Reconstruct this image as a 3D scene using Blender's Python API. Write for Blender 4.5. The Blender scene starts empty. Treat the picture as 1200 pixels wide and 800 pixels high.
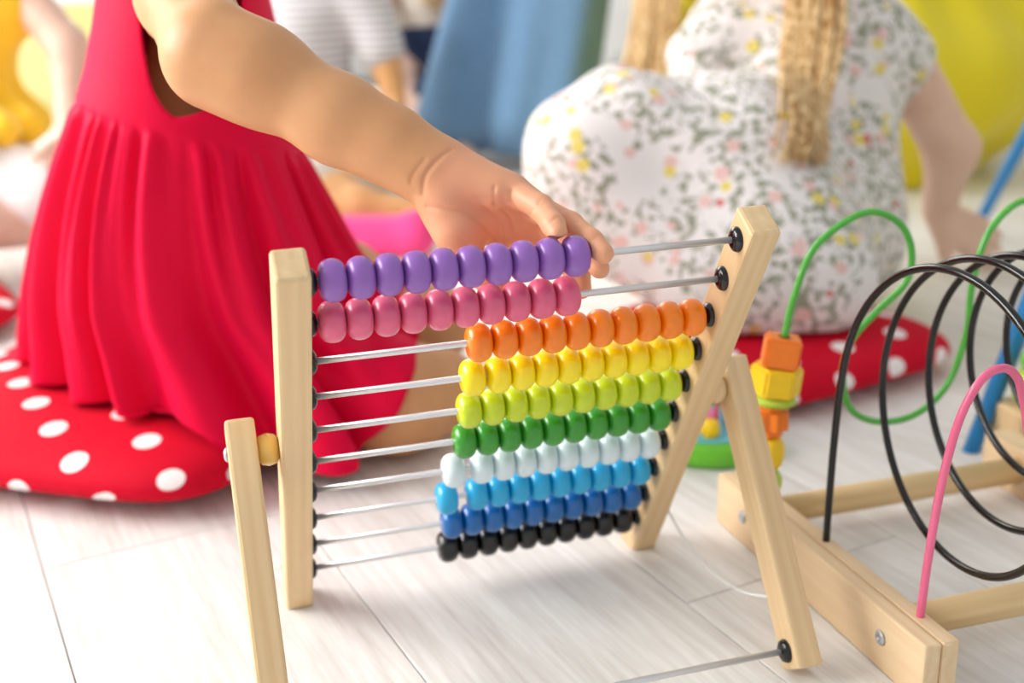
import bpy, bmesh, math, random
import numpy as np
from mathutils import Vector, Matrix

random.seed(7); rng = np.random.default_rng(7)
scene = bpy.context.scene
COL = scene.collection

# ------------------------------------------------------------------ camera
cam_data = bpy.data.cameras.new('camera')
cam = bpy.data.objects.new('camera', cam_data); COL.objects.link(cam)
_r = Vector((0.9590, -0.2822, -0.0256)); _f = Vector((0.2596, 0.9111, -0.3201)); _f.normalize()
_r = (_r - _f * _r.dot(_f)).normalized(); _u = _r.cross(_f)
cam.matrix_world = Matrix(((_r.x, _u.x, -_f.x, -0.0747), (_r.y, _u.y, -_f.y, -0.8949), (_r.z, _u.z, -_f.z, 0.5204), (0, 0, 0, 1)))
cam_data.sensor_width = 36.0; cam_data.lens = 41.456
cam_data.clip_start = 0.02
cam_data.dof.use_dof = True; cam_data.dof.focus_distance = 0.79; cam_data.dof.aperture_fstop = 3.4
cam_data.dof.aperture_blades = 0
scene.camera = cam

# ------------------------------------------------------------------ world, light, exposure
world = bpy.data.worlds.new('world'); scene.world = world; world.use_nodes = True
bg = world.node_tree.nodes['Background']
bg.inputs[0].default_value = (0.97, 0.985, 1.0, 1); bg.inputs[1].default_value = 0.58

def area_light(name, loc, target, sx, sy, power, col=(1, 1, 1)):
    l = bpy.data.lights.new(name, 'AREA'); l.shape = 'RECTANGLE'; l.size = sx; l.size_y = sy; l.energy = power; l.color = col
    o = bpy.data.objects.new(name, l); COL.objects.link(o); o.location = loc
    o.rotation_euler = (Vector(target) - Vector(loc)).to_track_quat('-Z', 'Y').to_euler()
    return o
area_light('window_daylight_left', (-2.35, 0.9, 1.55), (0.2, 0.2, 0.1), 2.2, 1.5, 118, (1.0, 0.98, 0.95))
area_light('window_daylight_back', (-0.4, 3.9, 1.9), (0.2, 0.2, 0.1), 2.6, 1.4, 50, (1.0, 0.99, 0.97))

vs = scene.view_settings
vs.view_transform = 'Standard'; vs.look = 'None'; vs.gamma = 1.0; vs.use_curve_mapping = False
vs.exposure = 0.30

# ------------------------------------------------------------------ helpers
WM = {}
def lin(c):
    c = c / 255.0
    return c / 12.92 if c <= 0.04045 else ((c + 0.055) / 1.055) ** 2.4
def rgb(r, g, b): return (lin(r), lin(g), lin(b), 1)

def reg(o, m, parent):
    COL.objects.link(o)
    WM[o.name] = m.copy()
    if parent is not None:
        o.parent = parent
        o.matrix_basis = WM[parent.name].inverted() @ m
    else:
        o.matrix_basis = m
    return o
def tag(o, label=None, cat=None, group=None, kind=None):
    if label: o['label'] = label
    if cat: o['category'] = cat
    if group: o['group'] = group
    if kind: o['kind'] = kind
    return o
def thing(name, loc, label, cat, group=None):
    o = bpy.data.objects.new(name, None); o.empty_display_size = 0.05
    reg(o, Matrix.Translation(Vector(loc)), None)
    return tag(o, label, cat, group)
def mesh_data(name, verts, faces, mat, smooth=True, uv=None):
    me = bpy.data.meshes.new(name)
    me.from_pydata([tuple(map(float, v)) for v in verts], [], [tuple(map(int, f)) for f in faces]); me.update()
    if mat: me.materials.append(mat)
    if smooth: me.polygons.foreach_set('use_smooth', [True] * len(me.polygons))
    if uv is not None:
        lay = me.uv_layers.new(name='UVMap')
        idx = np.empty(len(me.loops), np.int32); me.loops.foreach_get('vertex_index', idx)
        lay.data.foreach_set('uv', np.asarray(uv, np.float32)[idx].ravel())
    return me
def obj(name, verts, faces, mat, parent=None, smooth=True, uv=None, m=None):
    """vertices in world space unless m is given; the object's origin follows its parent"""
    me = mesh_data(name, verts, faces, mat, smooth, uv)
    o = bpy.data.objects.new(name, me)
    if m is None:
        m = Matrix.Identity(4)
        c = Vector(np.asarray(verts, float).mean(0)); 
        m = Matrix.Translation(c)
        me.transform(Matrix.Translation(-c))
    return reg(o, m, parent)
def from_bm(name, bm, mat, parent=None, smooth=False, m=None):
    me = bpy.data.meshes.new(name); bm.to_mesh(me); bm.free()
    if mat: me.materials.append(mat)
    if smooth: me.polygons.foreach_set('use_smooth', [True] * len(me.polygons))
    o = bpy.data.objects.new(name, me)
    return reg(o, m if m is not None else Matrix.Identity(4), parent)
def inst(name, me, m, parent=None):
    return reg(bpy.data.objects.new(name, me), m, parent)
def frame(origin, zdir, xhint=(1, 0, 0)):
    z = Vector(zdir).normalized(); x = Vector(xhint); x = (x - z * x.dot(z)).normalized(); y = z.cross(x)
    o = Vector(origin)
    return Matrix(((x.x, y.x, z.x, o.x), (x.y, y.y, z.y, o.y), (x.z, y.z, z.z, o.z), (0, 0, 0, 1)))
def bevel_box(sx, sy, z0, z1, bev, seg=2):
    bm = bmesh.new()
    bmesh.ops.create_cube(bm, size=1)
    for v in bm.verts:
        v.co.x *= sx; v.co.y *= sy; v.co.z = z0 if v.co.z < 0 else z1
    if bev: bmesh.ops.bevel(bm, geom=list(bm.edges), offset=bev, segments=seg, profile=0.5, affect='EDGES')
    return bm
def lathe(profile, n=32, closed_ends=True):
    """profile [(radius, z)] spun around z"""
    V = []; F = []
    for r, z in profile:
        for k in range(n):
            a = 2 * math.pi * k / n; V.append((r * math.cos(a), r * math.sin(a), z))
    for i in range(len(profile) - 1):
        for k in range(n):
            a = i * n + k; b = i * n + (k + 1) % n
            F.append((a, b, b + n, a + n))
    if closed_ends:
        F.append(tuple(reversed(range(n)))); F.append(tuple((len(profile) - 1) * n + k for k in range(n)))
    return V, F
def catmull(P, sub=8):
    P = [np.array(p, float) for p in P]; P = [2 * P[0] - P[1]] + P + [2 * P[-1] - P[-2]]; out = []
    for i in range(1, len(P) - 2):
        a, b, c, d = P[i - 1:i + 3]
        for k in range(sub):
            t = k / sub
            out.append(0.5 * (2 * b + (c - a) * t + (2 * a - 5 * b + 4 * c - d) * t * t + (3 * b - a - 3 * c + d) * t ** 3))
    out.append(P[-2]); return np.array(out)
def tube(path, rad, n=10, cap=True):
    path = np.asarray(path, float); m = len(path)
    rad = np.full(m, rad) if np.isscalar(rad) else np.asarray(rad)
    T = np.gradient(path, axis=0); T /= np.linalg.norm(T, axis=1)[:, None] + 1e-12
    up = np.array([0, 0, 1.0]) if abs(T[0][2]) < 0.9 else np.array([0, 1.0, 0])
    N = np.cross(T[0], up); N /= np.linalg.norm(N)
    V = []; F = []; UV = []
    for i in range(m):
        N = N - T[i] * N.dot(T[i]); N /= np.linalg.norm(N) + 1e-12; B = np.cross(T[i], N)
        for k in range(n):
            a = 2 * math.pi * k / n
            V.append(path[i] + rad[i] * (math.cos(a) * N + math.sin(a) * B)); UV.append((k / n, i / m))
    for i in range(m - 1):
        for k in range(n):
            a = i * n + k; b = i * n + (k + 1) % n; F.append((a, b, b + n, a + n))
    if cap: F.append(tuple(reversed(range(n)))); F.append(tuple((m - 1) * n + k for k in range(n)))
    return V, F, UV

# ---- smooth signed-distance bodies (numpy, surface nets)
def smin(a, b, k):
    h = np.maximum(k - np.abs(a - b), 0) / k
    return np.minimum(a, b) - h * h * k * 0.25
def prim_d(p, P):
    if p[0] == 'c' or p[0] == 'sub':
        a, b = np.array(p[1], float), np.array(p[2], float); ba = b - a
        pa = P - a; t = np.clip((pa @ ba) / (ba @ ba + 1e-12), 0, 1)
        return np.linalg.norm(pa - t[..., None] * ba, axis=-1) - (p[3] + (p[4] - p[3]) * t)
    if p[0] == 'e':
        c = np.array(p[1], float); r = np.array(p[2], float); q = P - c
        if p[3] is not None: q = q @ np.array(p[3])
        k0 = np.linalg.norm(q / r, axis=-1); k1 = np.linalg.norm(q / (r * r), axis=-1) + 1e-9
        return k0 * (k0 - 1) / k1
def prim_box(p):
    if p[0] in ('c', 'sub'):
        r = max(p[3], p[4]); a, b = np.array(p[1]), np.array(p[2])
        return np.minimum(a, b) - r, np.maximum(a, b) + r
    r = max(p[2]); c = np.array(p[1]); return c - r, c + r
def cap(a, b, ra, rb, k=0.02): return ('c', a, b, ra, rb, k)
def ell(c, r, k=0.02, rot=None): return ('e', c, r, rot, k)
def chain(pts, rad, k=0.02): return [cap(pts[i], pts[i + 1], rad[i], rad[i + 1], k) for i in range(len(pts) - 1)]
def sdf_eval(prims, P):
    d = np.full(P.shape[:-1], 1.0)
    for p in prims:
        dd = prim_d(p, P)
        d = np.maximum(d, -dd) if p[0] == 'sub' else smin(d, dd, p[5] if p[0] == 'c' else p[4])
    return d
def sdf_mesh(prims, res, disp=None):
    lo = np.min([prim_box(p)[0] for p in prims if p[0] != 'sub'], 0) - 3 * res - 0.012
    hi = np.max([prim_box(p)[1] for p in prims if p[0] != 'sub'], 0) + 3 * res + 0.012
    n = np.ceil((hi - lo) / res).astype(int) + 1
    ax = [lo[i] + res * np.arange(n[i]) for i in range(3)]
    D = np.full(n, 1.0)
    for p in prims:
        k = {'c': 5, 'e': 4, 'sub': 5}[p[0]]; k = p[k]
        a, b = prim_box(p); pad = k + 3 * res
        i0 = np.clip(np.floor((a - pad - lo) / res).astype(int), 0, n - 1); i1 = np.clip(np.ceil((b + pad - lo) / res).astype(int) + 1, 1, n)
        sl = tuple(slice(i0[i], i1[i]) for i in range(3))
        G = np.stack(np.meshgrid(*[ax[i][sl[i]] for i in range(3)], indexing='ij'), -1)
        dd = prim_d(p, G)
        if p[0] == 'sub':
            a_, b_ = D[sl], -dd; h = np.maximum(k - np.abs(a_ - b_), 0) / k
            D[sl] = np.maximum(a_, b_) + h * h * k * 0.25
        else: D[sl] = smin(D[sl], dd, k)
    if disp is not None:
        G = np.stack(np.meshgrid(*ax, indexing='ij'), -1); near = np.abs(D) < 0.06
        D[near] += disp(G[near])
    # surface nets
    ins = D < 0
    c = np.zeros(tuple(n - 1), int)
    corners = [(i, j, k) for i in (0, 1) for j in (0, 1) for k in (0, 1)]
    def cs(A, o): return A[o[0]:o[0] + n[0] - 1, o[1]:o[1] + n[1] - 1, o[2]:o[2] + n[2] - 1]
    for o in corners: c += cs(ins, o)
    act = (c > 0) & (c < 8); I = np.argwhere(act)
    acc = np.zeros((len(I), 3)); cnt = np.zeros(len(I))
    for a in range(3):
        for o in corners:
            if o[a]: continue
            o2 = list(o); o2[a] = 1
            d0 = D[tuple((I + o).T)]; d1 = D[tuple((I + o2).T)]
            x = (d0 < 0) != (d1 < 0); t = np.where(x, d0 / np.where(x, d0 - d1, 1), 0)
            pt = np.tile(np.array(o, float), (len(I), 1)); pt[:, a] = t
            acc += pt * x[:, None]; cnt += x
    V = lo + res * (I + acc / cnt[:, None])
    idx = np.full(act.shape, -1); idx[act] = np.arange(len(I))
    F = []
    for a in range(3):
        b, e = (a + 1) % 3, (a + 2) % 3
        s0 = [slice(1, n[i] - 1) for i in range(3)]; s0[a] = slice(0, n[a] - 1)
        s1 = list(s0); s1[a] = slice(1, n[a])
        A0, A1 = ins[tuple(s0)], ins[tuple(s1)]
        E = np.argwhere(A0 != A1)
        if len(E) == 0: continue
        flip = A0[tuple(E.T)]
        base = E.copy(); 
        for i in range(3):
            if i != a: base[:, i] += 1
        def q(db, de):
            g = base.copy(); g[:, b] -= db; g[:, e] -= de; return idx[tuple(g.T)]
        Q = np.stack([q(1, 1), q(0, 1), q(0, 0), q(1, 0)], 1)
        Q[~flip] = Q[~flip][:, ::-1]
        F.append(Q)
    F = np.concatenate(F); F = F[(F >= 0).all(1)]
    return V, F
def relax(V, F, it=2, lam=0.5):
    V = V.copy(); F = np.asarray(F)
    e = np.concatenate([F[:, [i, (i + 1) % F.shape[1]]] for i in range(F.shape[1])])
    e = np.concatenate([e, e[:, ::-1]])
    cnt = np.bincount(e[:, 0], minlength=len(V))[:, None]
    for _ in range(it):
        s = np.zeros_like(V)
        for a in range(3): s[:, a] = np.bincount(e[:, 0], weights=V[e[:, 1], a], minlength=len(V))
        V += lam * (s / np.maximum(cnt, 1) - V)
    return V
def push_out(V, prims, margin, it=3):
    h = 0.004
    for _ in range(it):
        d = sdf_eval(prims, V); m = d < margin
        if not m.any(): break
        Pm = V[m]; g = np.stack([sdf_eval(prims, Pm + h * np.eye(3)[a]) - sdf_eval(prims, Pm - h * np.eye(3)[a]) for a in range(3)], 1)
        g /= np.linalg.norm(g, axis=1)[:, None] + 1e-9
        V[m] = Pm + g * (margin - d[m])[:, None]
    return V
def join_vf(parts):
    V = []; F = []; U = []; o = 0
    for p in parts:
        V += [tuple(v) for v in p[0]]; F += [tuple(int(i) + o for i in f) for f in p[1]]; o = len(V)
        if len(p) > 2: U += list(p[2])
    return V, F, (U if len(U) == len(V) else None)

# ------------------------------------------------------------------ materials
class NT:
    def __init__(s, name):
        s.m = bpy.data.materials.new(name); s.m.use_nodes = True; s.t = s.m.node_tree
        s.b = s.t.nodes['Principled BSDF']
    def n(s, typ, **kw):
        x = s.t.nodes.new(typ)
        for k, v in kw.items(): setattr(x, k, v)
        return x
    def l(s, a, b): s.t.links.new(a, b)
    def val(s, x, v): x.default_value = v
    def math(s, op, a, b=None, c=None):
        x = s.n('ShaderNodeMath', operation=op)
        for i, q in enumerate((a, b, c)):
            if q is None: continue
            if hasattr(q, 'is_linked'): s.l(q, x.inputs[i])
            else: x.inputs[i].default_value = q
        return x.outputs[0]
    def mix(s, fac, a, b):
        x = s.n('ShaderNodeMix', data_type='RGBA')
        for i, q in ((0, fac), (6, a), (7, b)):
            if hasattr(q, 'is_linked'): s.l(q, x.inputs[i])
            else: x.inputs[i].default_value = q
        return x.outputs[2]
    def coord(s, which='Object', scale=(1, 1, 1), rot=(0, 0, 0)):
        t = s.n('ShaderNodeTexCoord'); mp = s.n('ShaderNodeMapping')
        mp.inputs['Scale'].default_value = scale; mp.inputs['Rotation'].default_value = rot
        s.l(t.outputs[which], mp.inputs[0]); return mp.outputs[0]
    def noise(s, vec, scale, detail=3, rough=0.5):
        x = s.n('ShaderNodeTexNoise'); x.inputs['Scale'].default_value = scale; x.inputs['Detail'].default_value = detail; x.inputs['Roughness'].default_value = rough
        s.l(vec, x.inputs['Vector']); return x.outputs['Fac']
    def ramp(s, fac, stops):
        x = s.n('ShaderNodeValToRGB'); s.l(fac, x.inputs[0]); e = x.color_ramp.elements
        while len(e) < len(stops): e.new(0.5)
        for i, (p, c) in enumerate(stops): e[i].position = p; e[i].color = c
        return x.outputs[0]
    def bump(s, h, strength=0.2, dist=0.001):
        x = s.n('ShaderNodeBump'); x.inputs['Strength'].default_value = strength; x.inputs['Distance'].default_value = dist
        s.l(h, x.inputs['Height']); s.l(x.outputs[0], s.b.inputs['Normal'])
    def col(s, c):
        if hasattr(c, 'is_linked'): s.l(c, s.b.inputs['Base Color'])
        else: s.b.inputs['Base Color'].default_value = c
    def set(s, **kw):
        for k, v in kw.items(): s.b.inputs[k.replace('_', ' ')].default_value = v
        return s.m

def paint(name, c, rough=0.3, coat=0.3, var=0.08):
    t = NT(name); v = t.coord('Object'); nz = t.noise(v, 60, 2)
    dark = tuple(x * (1 - var) for x in c[:3]) + (1,)
    t.col(t.mix(nz, dark, c)); t.bump(t.noise(v, 220, 2), 0.06, 0.0006)
    return t.set(Roughness=rough, Coat_Weight=coat, Coat_Roughness=0.15)
def plain(name, c, rough=0.5, metallic=0.0, **kw):
    t = NT(name); v = t.coord('Object'); nz = t.noise(v, 25, 3)
    t.col(t.mix(nz, tuple(x * 0.94 for x in c[:3]) + (1,), c))
    return t.set(Roughness=rough, Metallic=metallic, **kw)
def wood(name, c0, c1, axis=2, rough=0.45):
    t = NT(name); sc = [90, 90, 90]; sc[axis] = 4.0
    v = t.coord('Object', scale=sc); inf = t.n('ShaderNodeObjectInfo')
    add = t.n('ShaderNodeVectorMath', operation='ADD'); t.l(v, add.inputs[0])
    cmb = t.n('ShaderNodeCombineXYZ'); k = t.math('MULTIPLY', inf.outputs['Random'], 37.0)
    for i in range(3): t.l(k, cmb.inputs[i])
    t.l(cmb.outputs[0], add.inputs[1]); v = add.outputs[0]
    n1 = t.noise(v, 1.6, 5, 0.6); w = t.n('ShaderNodeTexWave'); w.inputs['Scale'].default_value = 0.35; w.inputs['Distortion'].default_value = 7; w.inputs['Detail'].default_value = 2
    t.l(v, w.inputs['Vector'])
    f = t.math('ADD', t.math('MULTIPLY', n1, 0.65), t.math('MULTIPLY', w.outputs['Fac'], 0.16))
    t.col(t.ramp(f, [(0.2, c0), (0.75, c1)])); t.bump(n1, 0.12, 0.0005)
    return t.set(Roughness=rough)
def fabric(name, c, rough=0.75, sheen=0.3, weave=900, tint=None, var=0.06, transl=0.0):
    t = NT(name); v = t.coord('Object'); nz = t.noise(v, 14, 3)
    t.col(t.mix(nz, tuple(x * (1 - var) for x in c[:3]) + (1,), c)); t.bump(t.noise(v, weave, 2), 0.15, 0.0006)
    t.set(Roughness=rough, Sheen_Weight=sheen, Sheen_Roughness=0.35)
    if tint: t.b.inputs['Sheen Tint'].default_value = tint
    return t.m
def skin(name, c, c2, bump=0.12):
    t = NT(name); v = t.coord('Object'); nz = t.noise(v, 22, 4)
    at = t.n('ShaderNodeAttribute'); at.attribute_name = 'palm'
    t.col(t.mix(t.math('MULTIPLY', at.outputs['Fac'], 0.65), t.ramp(nz, [(0.3, c2), (0.65, c)]), rgb(232, 164, 132))); t.bump(t.noise(v, 700, 3, 0.6), bump, 0.0006)
    return t.set(Roughness=0.5, Subsurface_Weight=0.12, Subsurface_Radius=(0.008, 0.004, 0.002), Subsurface_Scale=0.6)
def dots(name, c, dot, pitch=0.088, rad=0.0138):
    t = NT(name); tc = t.n('ShaderNodeTexCoord'); sp = t.n('ShaderNodeSeparateXYZ'); t.l(tc.outputs['UV'], sp.inputs[0])
    y = t.math('DIVIDE', sp.outputs[1], pitch * 0.62); row = t.math('FLOOR', y)
    x = t.math('ADD', t.math('DIVIDE', sp.outputs[0], pitch), t.math('MULTIPLY', t.math('MODULO', t.math('ABSOLUTE', row), 2.0), 0.5))
    fx = t.math('MULTIPLY', t.math('SUBTRACT', t.math('FRACT', x), 0.5), pitch); fy = t.math('MULTIPLY', t.math('SUBTRACT', t.math('FRACT', y), 0.5), pitch * 0.62)
    r = t.math('SQRT', t.math('ADD', t.math('MULTIPLY', fx, fx), t.math('MULTIPLY', fy, fy)))
    f = t.math('LESS_THAN', r, rad)
    t.col(t.mix(f, c, dot)); t.bump(t.noise(t.coord('Object'), 60, 3), 0.25, 0.003)
    return t.set(Roughness=0.75, Sheen_Weight=0.0, Specular_IOR_Level=0.15)
def floral(name):
    t = NT(name); v = t.coord('Object')
    wob = t.n('ShaderNodeTexNoise'); wob.inputs['Scale'].default_value = 60; t.l(v, wob.inputs['Vector'])
    mp = t.n('ShaderNodeVectorMath', operation='MULTIPLY_ADD'); t.l(wob.outputs['Color'], mp.inputs[0]); mp.inputs[1].default_value = (0.02, 0.02, 0.02); t.l(v, mp.inputs[2]); w = mp.outputs[0]
    leaf = t.noise(w, 95, 1, 0.4); zone = t.noise(v, 14, 2)
    g = t.math('MULTIPLY', t.math('GREATER_THAN', leaf, 0.535), t.math('GREATER_THAN', zone, 0.42))
    base = t.mix(t.math('MULTIPLY', g, 0.8), rgb(232, 227, 226), rgb(112, 118, 82))
    def spots(scale, thr, colr, inn, off):
        nonlocal base
        mpp = t.coord('Object', scale=(1, 1, 1)); ad = t.n('ShaderNodeVectorMath', operation='ADD'); t.l(mpp, ad.inputs[0]); ad.inputs[1].default_value = (off, off * 1.7, off * 0.3)
        vo = t.n('ShaderNodeTexVoronoi'); vo.inputs['Scale'].default_value = scale; t.l(ad.outputs[0], vo.inputs['Vector'])
        sp = t.n('ShaderNodeSeparateColor'); t.l(vo.outputs['Color'], sp.inputs[0])
        f = t.math('MULTIPLY', t.math('LESS_THAN', vo.outputs['Distance'], thr), t.math('GREATER_THAN', sp.outputs[0], inn))
        base = t.mix(f, base, colr)
    spots(40, 0.40, rgb(228, 190, 185), 0.80, 1.3)
    spots(38, 0.36, rgb(226, 208, 105), 0.86, 4.1)
    spots(46, 0.30, rgb(205, 80, 80), 0.94, 7.7)
    t.col(base); return t.set(Roughness=0.8, Sheen_Weight=0.15)
def stripes(name, a, b, pitch):
    t = NT(name); tc = t.n('ShaderNodeTexCoord'); sp = t.n('ShaderNodeSeparateXYZ'); t.l(tc.outputs['Object'], sp.inputs[0])
    f = t.math('LESS_THAN', t.math('FRACT', t.math('DIVIDE', sp.outputs[2], pitch)), 0.4)
    t.col(t.mix(f, a, b)); return t.set(Roughness=0.85)
def hairmat(name, c0, c1):
    t = NT(name); at = t.n('ShaderNodeAttribute'); at.attribute_name = 'tone'
    t.col(t.mix(at.outputs['Fac'], c0, c1)); return t.set(Roughness=0.38)

M = {}
def lin(c):
    c = c / 255.0
    return c / 12.92 if c <= 0.04045 else ((c + 0.055) / 1.055) ** 2.4
def rgb(r, g, b): return (lin(r), lin(g), lin(b), 1)

def reg(o, m, parent):
    COL.objects.link(o)
    WM[o.name] = m.copy()
    if parent is not None:
        o.parent = parent
        o.matrix_basis = WM[parent.name].inverted() @ m
    else:
        o.matrix_basis = m
    return o
def tag(o, label=None, cat=None, group=None, kind=None):
    if label: o['label'] = label
    if cat: o['category'] = cat
    if group: o['group'] = group
    if kind: o['kind'] = kind
    return o
def thing(name, loc, label, cat, group=None):
    o = bpy.data.objects.new(name, None); o.empty_display_size = 0.05
    reg(o, Matrix.Translation(Vector(loc)), None)
    return tag(o, label, cat, group)
def mesh_data(name, verts, faces, mat, smooth=True, uv=None):
    me = bpy.data.meshes.new(name)
    me.from_pydata([tuple(map(float, v)) for v in verts], [], [tuple(map(int, f)) for f in faces]); me.update()
    if mat: me.materials.append(mat)
    if smooth: me.polygons.foreach_set('use_smooth', [True] * len(me.polygons))
    if uv is not None:
        lay = me.uv_layers.new(name='UVMap')
        idx = np.empty(len(me.loops), np.int32); me.loops.foreach_get('vertex_index', idx)
        lay.data.foreach_set('uv', np.asarray(uv, np.float32)[idx].ravel())
    return me
def obj(name, verts, faces, mat, parent=None, smooth=True, uv=None, m=None):
    """vertices in world space unless m is given; the object's origin follows its parent"""
    me = mesh_data(name, verts, faces, mat, smooth, uv)
    o = bpy.data.objects.new(name, me)
    if m is None:
        m = Matrix.Identity(4)
        c = Vector(np.asarray(verts, float).mean(0)); 
        m = Matrix.Translation(c)
        me.transform(Matrix.Translation(-c))
    return reg(o, m, parent)
def from_bm(name, bm, mat, parent=None, smooth=False, m=None):
    me = bpy.data.meshes.new(name); bm.to_mesh(me); bm.free()
    if mat: me.materials.append(mat)
    if smooth: me.polygons.foreach_set('use_smooth', [True] * len(me.polygons))
    o = bpy.data.objects.new(name, me)
    return reg(o, m if m is not None else Matrix.Identity(4), parent)
def inst(name, me, m, parent=None):
    return reg(bpy.data.objects.new(name, me), m, parent)
def frame(origin, zdir, xhint=(1, 0, 0)):
    z = Vector(zdir).normalized(); x = Vector(xhint); x = (x - z * x.dot(z)).normalized(); y = z.cross(x)
    o = Vector(origin)
    return Matrix(((x.x, y.x, z.x, o.x), (x.y, y.y, z.y, o.y), (x.z, y.z, z.z, o.z), (0, 0, 0, 1)))
def bevel_box(sx, sy, z0, z1, bev, seg=2):
    bm = bmesh.new()
    bmesh.ops.create_cube(bm, size=1)
    for v in bm.verts:
        v.co.x *= sx; v.co.y *= sy; v.co.z = z0 if v.co.z < 0 else z1
    if bev: bmesh.ops.bevel(bm, geom=list(bm.edges), offset=bev, segments=seg, profile=0.5, affect='EDGES')
    return bm
def lathe(profile, n=32, closed_ends=True):
    """profile [(radius, z)] spun around z"""
    V = []; F = []
    for r, z in profile:
        for k in range(n):
            a = 2 * math.pi * k / n; V.append((r * math.cos(a), r * math.sin(a), z))
    for i in range(len(profile) - 1):
        for k in range(n):
            a = i * n + k; b = i * n + (k + 1) % n
            F.append((a, b, b + n, a + n))
    if closed_ends:
        F.append(tuple(reversed(range(n)))); F.append(tuple((len(profile) - 1) * n + k for k in range(n)))
    return V, F
def catmull(P, sub=8):
    P = [np.array(p, float) for p in P]; P = [2 * P[0] - P[1]] + P + [2 * P[-1] - P[-2]]; out = []
    for i in range(1, len(P) - 2):
        a, b, c, d = P[i - 1:i + 3]
        for k in range(sub):
            t = k / sub
            out.append(0.5 * (2 * b + (c - a) * t + (2 * a - 5 * b + 4 * c - d) * t * t + (3 * b - a - 3 * c + d) * t ** 3))
    out.append(P[-2]); return np.array(out)
def tube(path, rad, n=10, cap=True):
    path = np.asarray(path, float); m = len(path)
    rad = np.full(m, rad) if np.isscalar(rad) else np.asarray(rad)
    T = np.gradient(path, axis=0); T /= np.linalg.norm(T, axis=1)[:, None] + 1e-12
    up = np.array([0, 0, 1.0]) if abs(T[0][2]) < 0.9 else np.array([0, 1.0, 0])
    N = np.cross(T[0], up); N /= np.linalg.norm(N)
    V = []; F = []; UV = []
    for i in range(m):
        N = N - T[i] * N.dot(T[i]); N /= np.linalg.norm(N) + 1e-12; B = np.cross(T[i], N)
        for k in range(n):
            a = 2 * math.pi * k / n
            V.append(path[i] + rad[i] * (math.cos(a) * N + math.sin(a) * B)); UV.append((k / n, i / m))
    for i in range(m - 1):
        for k in range(n):
            a = i * n + k; b = i * n + (k + 1) % n; F.append((a, b, b + n, a + n))
    if cap: F.append(tuple(reversed(range(n)))); F.append(tuple((m - 1) * n + k for k in range(n)))
    return V, F, UV

# ---- smooth signed-distance bodies (numpy, surface nets)
def smin(a, b, k):
    h = np.maximum(k - np.abs(a - b), 0) / k
    return np.minimum(a, b) - h * h * k * 0.25
def prim_d(p, P):
    if p[0] == 'c' or p[0] == 'sub':
        a, b = np.array(p[1], float), np.array(p[2], float); ba = b - a
        pa = P - a; t = np.clip((pa @ ba) / (ba @ ba + 1e-12), 0, 1)
        return np.linalg.norm(pa - t[..., None] * ba, axis=-1) - (p[3] + (p[4] - p[3]) * t)
    if p[0] == 'e':
        c = np.array(p[1], float); r = np.array(p[2], float); q = P - c
        if p[3] is not None: q = q @ np.array(p[3])
        k0 = np.linalg.norm(q / r, axis=-1); k1 = np.linalg.norm(q / (r * r), axis=-1) + 1e-9
        return k0 * (k0 - 1) / k1
def prim_box(p):
    if p[0] in ('c', 'sub'):
        r = max(p[3], p[4]); a, b = np.array(p[1]), np.array(p[2])
        return np.minimum(a, b) - r, np.maximum(a, b) + r
    r = max(p[2]); c = np.array(p[1]); return c - r, c + r
def cap(a, b, ra, rb, k=0.02): return ('c', a, b, ra, rb, k)
def ell(c, r, k=0.02, rot=None): return ('e', c, r, rot, k)
def chain(pts, rad, k=0.02): return [cap(pts[i], pts[i + 1], rad[i], rad[i + 1], k) for i in range(len(pts) - 1)]
def sdf_eval(prims, P):
    d = np.full(P.shape[:-1], 1.0)
    for p in prims:
        dd = prim_d(p, P)
        d = np.maximum(d, -dd) if p[0] == 'sub' else smin(d, dd, p[5] if p[0] == 'c' else p[4])
    return d
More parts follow.
